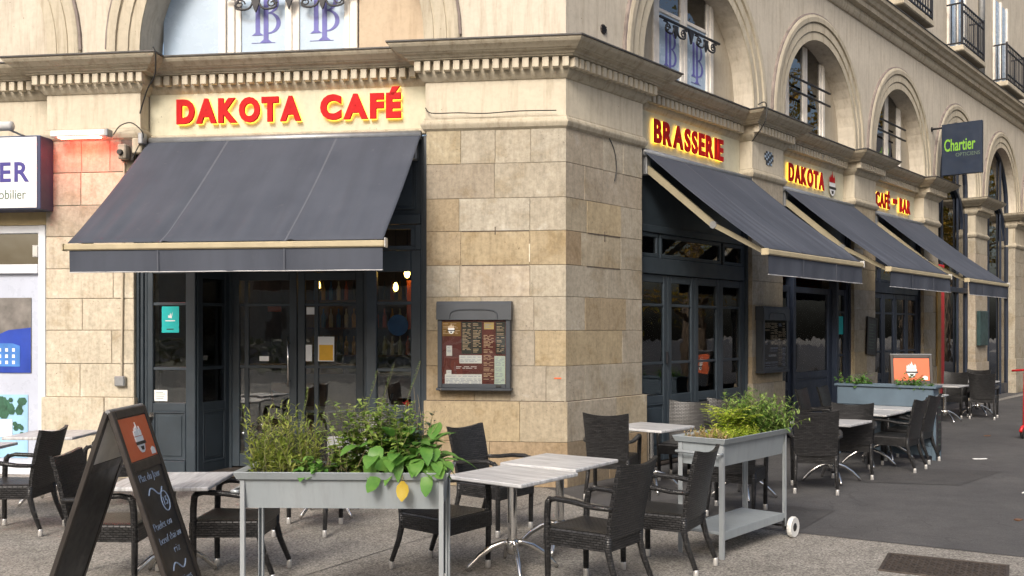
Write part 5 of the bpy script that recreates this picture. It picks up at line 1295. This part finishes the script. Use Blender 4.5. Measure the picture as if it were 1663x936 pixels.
for _ in range(26):
    b = Vector((rng.uniform(.40,.52), rng.uniform(0,.15), .87)); h = rng.uniform(.2,.55); lx = rng.uniform(-.06,.16)
    st.tube([b + Vector((lx*t*t, rng.uniform(-.01,.01), h*t)) for t in (0,.35,.7,1)], [.002,.0018,.0014,.0008], 4)
fl = MB(); [leaf(fl, (.345+rng.uniform(-.012,.012), .05, 1.30+rng.uniform(-.012,.012)), rdir(rng,-.3,1), .026, .018, .3, n=2) for _ in range(12)]
fs = MB(); fs.tube([(.36,.05,.9),(.355,.05,1.1),(.345,.05,1.30)], .002, 4)
t_ = plant('dry_grass', 'dry straw stalks with one red flower at the right end of the long planter', st, None, 'dry', None, PL1)
part('flower_stem', fs, M['stem'], t_); part('red_flower', fl, M['red_flower'], t_)
bl = thing('broad_leaf_plant', 'broad leaved plant drooping over the right end of the long planter with one yellow leaf', 'plant', PL1)
bst = MB(); rng2 = random.Random(4)
cen = Vector((.40,-.07,.95)); spec = []
for k in range(70):
    a = 2*PI*k/70*2.618*7+rng2.uniform(-.2,.2); e = rng2.uniform(-.2,1.2); spec.append((Vector((math.cos(a)*math.cos(e)*1.2, math.sin(a)*math.cos(e)*.75, math.sin(e)*.85+.1)), rng2.uniform(.10,.145), rng2.uniform(.07,.10)))
for k, (d, L_, W_) in enumerate(spec):
    p0 = cen + Vector((rng2.uniform(-.11,.12), rng2.uniform(-.05,.08), rng2.uniform(-.04,.07))); p1 = p0 + d.normalized()*rng2.uniform(.04,.13)
    bst.tube([p0, (p0+p1)/2+Vector((0,0,.012)), p1], [.003,.003,.002], 4); mb = MB(); leaf(mb, p1, d, L_, W_, rng2.uniform(.3,.9), fold=.25, n=4); part('leaf', mb, M['leaf_broad'], bl, smooth=True)
for p, d, L_, W_, mt_ in (((.22,-.21,.92),(-.35,-.35,-.75),.14,.075,'leaf_broad'),((.50,-.21,.93),(.05,-.35,-.95),.16,.075,'leaf_broad'),((.54,-.2,.97),(.4,-.3,-.5),.12,.08,'leaf_broad'),((.30,-.22,.98),(-.5,-.4,-.1),.13,.07,'leaf_broad'),((.365,-.245,.875),(.02,-.1,-1),.115,.075,'leaf_yellow')):
    mb = MB(); leaf(mb, p, d, L_, W_, .25, up=Vector((0,1,0)), fold=.2, n=4); part('leaf', mb, M[mt_], bl, smooth=True, label='yellow withered leaf' if mt_ == 'leaf_yellow' else None)
for k in range(16):
    x = .12 + .46*k/15 + rng2.uniform(-.03,.03); z = rng2.uniform(.95,1.08); mb = MB()
    leaf(mb, (x, -.13+rng2.uniform(-.05,.03), z), (rng2.uniform(-.7,.7), -.8, rng2.uniform(-.5,.3)), rng2.uniform(.10,.15), rng2.uniform(.07,.10), rng2.uniform(.3,.8), fold=.25, n=4); part('leaf', mb, M['leaf_broad'], bl, smooth=True)
bst.tube([(.38,-.1,.93),(.36,-.2,.945),(.365,-.243,.88)], .003, 4); part('stem', bst, M['stem'], bl, kind='stuff')
fl = MB(); [leaf(fl, (.50+rng.uniform(-.03,.03), -.20, 1.0+rng.uniform(-.03,.03)), rdir(rng,-.2,.9), .02, .015, .2, n=2) for _ in range(14)]; part('flower', fl, M['white_flower'], bl, kind='stuff')

# wheeled planter; local -x end is nearest the camera
st, lf = shoots(rng, spot(-.52,-.28,-.16,.15,.88), 60, .04, .11, .35, .026, .014, 13, .002, .1, (-.1, 1.1), .2)
plant('sedum', 'low pinkish sedum at the near end of the wheeled planter', st, lf, 'dry', 'leaf_pink', PL2)
st, lf = shoots(rng, spot(-.36,.26,-.18,.12,.88), 150, .04, .11, .35, .032, .018, 14, .0018, .1, (-.1, 1.1), .25)
plant('lime_ground_cover', 'bright lime ground cover along the wheeled planter', st, lf, 'stem', 'leaf_lime', PL2)
st = MB(); lf = MB()
for k in range(34):
    a = rng.uniform(0, 2*PI); b = Vector((rng.uniform(-.2,.14), rng.uniform(-.05,.12), .88)); L_ = rng.uniform(.26,.44); out = Vector((math.cos(a), math.sin(a), 0))
    pts = [b + out*L_*.55*t + Vector((0,0,L_*(1.25*t-.65*t*t))) for t in [i/9 for i in range(10)]]; st.tube(pts, .0022, 4)
    for i in range(1, 10):
        for s in (-1, 1):
            dd_ = (pts[i]-pts[i-1]).normalized(); sd = dd_.cross(Vector((0,0,1))).normalized()*s; leaf(lf, pts[i], sd+dd_*.5, .085*(1.1-.08*i), .030, .15, n=2)
plant('fern', 'pale green fern in the middle of the wheeled planter', st, lf, 'stem', 'leaf_lime', PL2)
st, lf = shoots(rng, spot(.18,.54,-.14,.16,.87), 110, .12, .40, .26, .066, .022, 26, .0025, .12, (-.2, 1.0), .3)
st2, lf2 = shoots(rng, spot(.42,.58,-.22,.10,.90), 40, .15, .34, .9, .055, .018, 20, .002, .1, (-.9, .3), .4)
st.add(st2.v, st2.f); lf.add(lf2.v, lf2.f)
plant('feathery_bush', 'tall feathery bush hanging over the far end of the wheeled planter', st, lf, 'stem', 'leaf_fern', PL2)
for nm, x0, x1, lab in (('ivy', -.64, -.25, 'trailing ivy at the left end of the blue grey planter'), ('ivy', .14, .52, 'trailing ivy at the right end of the blue grey planter under the orange sign')):
    st, lf = shoots(rng, spot(x0, x1, -.16, .12, .95), 30, .06, .24, .6, .06, .045, 9, .003, .1, (-.7, .8), .4)
    plant(nm, lab, st, lf, 'stem', 'leaf_broad', T(5.20, 13.20, 0, rad(-37)))

# ------------------------------------------------------------------ things on the pavement
gr = thing('drain_cover', 'rusty square steel cover with a raised lozenge pattern set in the pavement, bottom right', 'drain cover', T(3.16, 6.98, .0, rad(-28)))
part('frame', MB().cbox(-.42,.42,-.30,-.275,.0,.012,.002).cbox(-.42,.42,.275,.30,.0,.012,.002).cbox(-.42,-.395,-.274,.274,.0,.012,.002).cbox(.395,.42,-.274,.274,.0,.012,.002), M['grate'], gr)
pl = part('plate', MB().box(-.394,.394,-.273,.273,.002,.007), M['grate'], gr)
mb = MB()
for i in range(19):
    for j in range(13):
        x, y = -.375+.0416*i, -.25+.0416*j; a = PI/4 if (i+j) % 2 else -PI/4; c, s = math.cos(a), math.sin(a)
        mb.obox((x, y, .0085), (c*.017, s*.017, 0), (-s*.004, c*.004, 0), (0, 0, .0025))
o = part('raised_pattern', mb, M['grate'], gr); o['kind'] = 'stuff'
for x in (-.2,.2): part('lifting_hole', MB().lathe([(.012,.0072),(.022,.0076)], (x,0,0), 10), M['black_plastic'], pl)
lp = part('paper_scrap', MB().prism([(-.09,-.02),(.0,-.03),(.10,-.015),(.10,.02),(.0,.008),(-.09,.022)], .006, .014, 'z'), M['paper'], None, T(6.28, 12.83, 0, .1)); tag(lp, 'torn scrap of white paper on the dark side street pavement', 'litter')
lp = part('paper_scrap', MB().prism([(-.12,-.02),(.1,-.04),(.14,.05),(-.02,.04)], .006, .016, 'z'), M['paper'], None, T(5.50, 10.2, 0, .3) @ Matrix.Scale(.7, 4)); tag(lp, 'white paper scrap on the asphalt cut off by the right edge', 'litter')
lp = part('dead_leaf', MB().prism([(-.06,-.02),(.06,-.03),(.07,.01),(-.04,.02)], .006, .014, 'z'), M['wood'], None, T(7.75, 15.6, 0, .3)); tag(lp, 'small brown leaf lying far along the side street pavement', 'leaf')
lp = part('dead_leaf', MB().prism([(-.05,-.02),(.04,-.03),(.05,.02),(-.02,.03)], .006, .014, 'z'), M['wood'], None, T(4.62, 8.72, 0, .8)); tag(lp, 'small dead leaf on the asphalt by the right edge, near the paving border', 'leaf')
rs = thing('red_scooter', 'red tubular frame of a scooter cut off by the right edge', 'scooter', T(8.30, 15.35, 0, rad(40)))
part('steering_tube', MB().tube([(-.16,0,.10),(-.14,0,.55),(-.11,0,1.05)], .026, 8), M['red_paint'], rs, smooth=True)
part('handlebar', MB().tube([(-.20,-.20,1.08),(-.11,0,1.10),(-.13,.20,1.08)], .018, 8), M['red_paint'], rs, smooth=True)
part('deck', MB().cbox(-.12,.55,-.07,.07,.08,.115,.01), M['red_paint'], rs)
for x in (-.18,.58): 
    wv = part('wheel', MB().lathe([(.06,-.02),(.088,-.022),(.092,0),(.088,.022),(.06,.02)], (x,0,.092), 18, 'y'), M['black_plastic'], rs)
part('fender', MB().tube([(-.30,0,.12),(-.24,0,.19),(-.14,0,.2)], .025, 8), M['red_paint'], rs, smooth=True)

# ------------------------------------------------------------------ inside the café
bulb = thing('pendant_lamp', 'glowing bare pendant bulb behind the right hand window of the wide front', 'lamp', MF[1])
part('bulb', MB().lathe([(.012,.08),(.03,.05),(.038,.0),(.028,-.035),(.006,-.05)], (-1.98,.75,2.42), 14), M['bulb'], bulb, smooth=True); part('cord', MB().tube([(-1.98,.75,2.5),(-1.98,.75,3.39)], .005, 6), M['cable'], bulb)
def inner(name, label, cat, mb, mat, fr=1): return tag(part(name, mb, M[mat], None, MF[fr]), label, cat)
inner('counter', 'brown wooden bar counter inside the café behind the right window', 'counter', MB().cbox(-2.6,-1.6,2.0,2.6,.016,1.12,.02).cbox(-2.66,-1.56,1.95,2.65,1.121,1.17,.01), 'wood')
inner('bench', 'brown bench inside the café behind the left door', 'bench', MB().cbox(-4.3,-3.5,1.8,2.3,.016,.48,.02).cbox(-4.3,-3.5,2.25,2.34,.49,1.0,.02), 'wood')
rb = part('red_banner', MB().box(-2.02,-1.92,.9,.91,1.75,2.35), M['orange'], None, MF[1]); tag(rb, 'orange vertical banner hanging inside the right hand window', 'banner')
rb = part('round_sign', MB().lathe([(.001,0),(.13,0),(.13,.012),(.001,.012)], (-2.12,.85,1.80), 20, 'y'), M['poster_house'], None, MF[1]); tag(rb, 'round blue sign inside the right hand window', 'sign')
inner('orange_sign', 'small orange glowing sign inside behind the left door', 'sign', MB().box(-4.0,-3.82,1.4,1.41,1.98,2.07), 'orange')

# ------------------------------------------------------------------ trees across the street (seen mirrored in the glass)
def tree_meshes(seed):
    r = random.Random(seed); tr = MB(); lf = MB()
    tr.tube([(0,0,0),(.05,.02,1.5),(-.03,.05,3.2),(.1,0,5.0),(.05,.1,7.2)], [.24,.19,.16,.11,.05], 8)
    tips = []
    for k in range(11):
        z = r.uniform(2.8,6.6); a = k*2.4; Ls = r.uniform(1.4,3.0)
        pts = [Vector((0,0,z)), Vector((math.cos(a)*Ls*.5, math.sin(a)*Ls*.5, z+Ls*.35)), Vector((math.cos(a)*Ls, math.sin(a)*Ls, z+Ls*.55))]
        tr.tube(pts, [.08,.055,.02], 6); tips += [pts[1], pts[2], (pts[1]+pts[2])/2]
    tips += [Vector((0,0,z)) for z in (6.5,7.2,7.8)]
    for tp in tips:
        for _ in range(95):
            p = tp + Vector((r.gauss(0,.5), r.gauss(0,.5), r.gauss(0,.42))); leaf(lf, p, rdir(r,-.8,.6), r.uniform(.13,.24), r.uniform(.10,.17), .2, n=2)
    return tr.mesh('trunk', M['bark'], True), lf.mesh('crown', M['leaf_autumn'], fixn=False)
TT, TC = tree_meshes(3)
TREES = [(-10,-16,.85,'autumn street tree mirrored in the café doors, left one'),(-5.5,-19,.7,'low autumn street tree mirrored in the café doors, second from left'),(-1.5,-17,.62,'low autumn street tree mirrored in the café doors, third from left'),(2.5,-20,.75,'autumn street tree mirrored in the café doors, fourth from left'),(6,-17,.65,'low autumn street tree mirrored in the café doors, fifth from left'),(10.5,-19,.9,'autumn street tree mirrored in the café doors, right one'),
         (14,17.5,.62,'low golden street tree mirrored in the folding doors, near one'),(20,19.5,1.5,'tall golden street tree mirrored in the folding doors'),(20,27.5,1.1,'golden street tree mirrored in the optician windows, first'),(26,31,1.7,'tall golden street tree mirrored in the optician windows, second'),(30,36.5,1.2,'golden street tree mirrored in the optician windows, third'),(38,41,1.8,'tall golden street tree mirrored in the optician windows, fourth')]
for i, (x, y, s, lab) in enumerate(TREES):
    t = thing('street_tree', lab, 'tree', T(x, y, 0, i*1.7) @ Matrix.Scale(s, 4), 'street trees mirrored in the glass')
    part('trunk', TT, None, t); part('crown', TC, None, t)

# ------------------------------------------------------------------ the far side of the street (mirrored in the glass)
flat('street_road', [(-60,-5.5),(60,-5.5),(60,-12),(-60,-12)], .006, M['asphalt_patch'])
flat('far_verge', [(-60,-14),(60,-14),(60,-22),(-60,-22)], .006, leaf_mat('verge_grass', [(.03,.05,.015),(.06,.08,.02),(.10,.10,.03)]))
ob = thing('opposite_building', 'dark stone terrace across the road, only seen mirrored in the windows', 'building', T(0, -34, 0))
part('wall', MB().box(-45, 45, -8, 0, 0, 11), M['mortar'], ob); part('roof', MB().prism([(0,11),(-8,11),(-8,12),(-4,15)], -45, 45, 'x'), M['lead'], ob)
for i in range(20):
    for z in (1.0, 4.6, 8.0): part('window', MB().box(-42+4.4*i, -40.6+4.4*i, -.05, .02, z, z+2.2), M['dark_wall'], ob)
def car(x, y, ang, colour, lab):
    t = thing('parked_car', lab, 'car', T(x, y, 0, rad(ang)), 'cars mirrored in the glass')
    P_ = [(-2.1,.35),(2.1,.35),(2.15,.65),(2.0,.85),(1.1,.98),(.45,1.42),(-1.1,1.46),(-1.85,1.0),(-2.12,.9)]
    bm = bmesh.new(); vs = [bm.verts.new((a, -.85, b)) for a, b in P_] + [bm.verts.new((a, .85, b)) for a, b in P_]; n = len(P_)
    bm.faces.new(vs[:n]); bm.faces.new(vs[n:][::-1])
    for i in range(n): bm.faces.new((vs[i], vs[i+n], vs[(i+1)%n+n], vs[(i+1)%n]))
    bmesh.ops.bevel(bm, geom=list(bm.edges), offset=.08, segments=2, affect='EDGES'); mb = MB(); mb.bm(bm)
    part('body', mb, plain(lab.split()[0]+'_car_paint', colour, .25), t, smooth=True)
    for s in (-1, 1):
        part('side_window', MB().prism([(.95,1.0),(.40,1.36),(-1.0,1.39),(-1.55,1.02)], s*.852-.006, s*.852+.006, 'y'), M['black_plastic'], t)
        for xx in (-1.3, 1.3): part('wheel', MB().lathe([(.2,-.1),(.31,-.09),(.31,.09),(.2,.1)], (xx, s*.8, .31), 16, 'y'), M['black_plastic'], t)
    return t
car(-6.5, -10.6, 0, (.5,.5,.5), 'silver car parked across the road, mirrored in the café doors')
car(-.6, -10.6, 180, (.03,.05,.10), 'navy car parked across the road, mirrored in the café doors')
car(6.0, -10.6, 0, (.45,.03,.03), 'red car parked across the road, mirrored in the café doors')
car(17.5, 9.5, 50, (.5,.04,.04), 'red car parked up the side street, mirrored in the folding doors')
car(21.5, 14.0, 50, (.55,.55,.55), 'white car parked up the side street, mirrored in the folding doors')
hg = part('hedge', MB().box(0,0,0,0,0,0) if False else (lambda mb: ([leaf(mb, (random.uniform(-30,30), random.uniform(-15.2,-14.2), random.uniform(.1,1.3)), rdir(random,-.3,1.2), .28, .2, .2, n=2) for _ in range(5000)], mb)[1])(MB()), M['leaf_dark'], kind='stuff')
tag(hg, 'dark clipped hedge across the road, only seen mirrored in the windows', 'hedge')

# ------------------------------------------------------------------ furniture and fittings inside the café
def at(fr, s, y, a): q = loc(fr, s, y); return q.x, q.y, a
for fr, s_, y_, a_, lab in ((1,-3.9,2.4,60,'dim armchair inside the café behind the left door'),(1,-2.85,1.9,200,'dim armchair inside the café behind the right door'),(1,-2.0,1.5,100,'dim armchair inside the café under the pendant bulb'),
                            (2,2.3,1.5,20,'dim armchair inside behind the folding doors, left'),(2,3.9,1.6,200,'dim armchair inside behind the folding doors, right')):
    x, y, a = at(fr, s_, y_, a_); chair(x, y, a, lab)
for fr, s_, y_, lab in ((1,-3.3,1.75,'dim table inside the café behind the double doors'),(2,3.1,1.5,'dim table inside behind the folding doors')):
    x, y, a = at(fr, s_, y_, 10); table(x, y, a, lab)
shf = thing('bottle_shelf', 'dim bottle shelf on the back wall inside the café', 'shelf', MF[1])
for z in (1.3, 1.75, 2.2): part('board', MB().box(-4.6,-1.9,4.6,4.85,z,z+.03), M['wood'], shf)
rb_ = random.Random(9)
for z in (1.33, 1.78, 2.23):
    for k in range(20):
        x = -4.5+.13*k; part('bottle', MB().lathe([(.035,0),(.035,.19),(.012,.25),(.012,.31)], (x,4.72,z), 8), M[rb_.choice(['orange','yellow_paper','dark_menu','paper','green_paper','poster_house'])], shf)
for k, (x, y) in enumerate(((-3.6,2.2),(-2.7,3.0),(-4.2,3.2))):  # extra lamps, added to light the dark interior behind the glass
    b_ = thing('pendant_lamp', ('added pendant lamp to light the inside, above the table behind the doors','added pendant lamp to light the café deep inside, right','added pendant lamp to light the café deep inside, left')[k], 'lamp', MF[1])
    part('bulb', MB().lathe([(.012,.08),(.03,.05),(.038,.0),(.028,-.035),(.006,-.05)], (x,y,2.35), 12), M['bulb'], b_, smooth=True); part('cord', MB().tube([(x,y,2.43),(x,y,3.39)], .005, 6), M['cable'], b_)
for fr, x0, x1, y, z0, z1, mt_, lab in ((1,-4.75,-4.1,4.9,1.0,2.2,'ochre','framed ochre picture on the back wall inside the café'),(1,-1.9,-1.72,2.9,1.3,2.1,'paper','pale poster inside behind the right window'),
                                        (2,1.9,2.6,3.6,.9,1.5,'red_paint','red seat back inside behind the folding doors'),(2,3.3,4.0,3.7,1.2,2.2,'pale_blue','pale window on the far side seen through the folding doors')):
    inner('wall_picture', lab, 'picture', MB().cbox(x0,x1,y,y+.04,z0,z1,.005), mt_, fr)
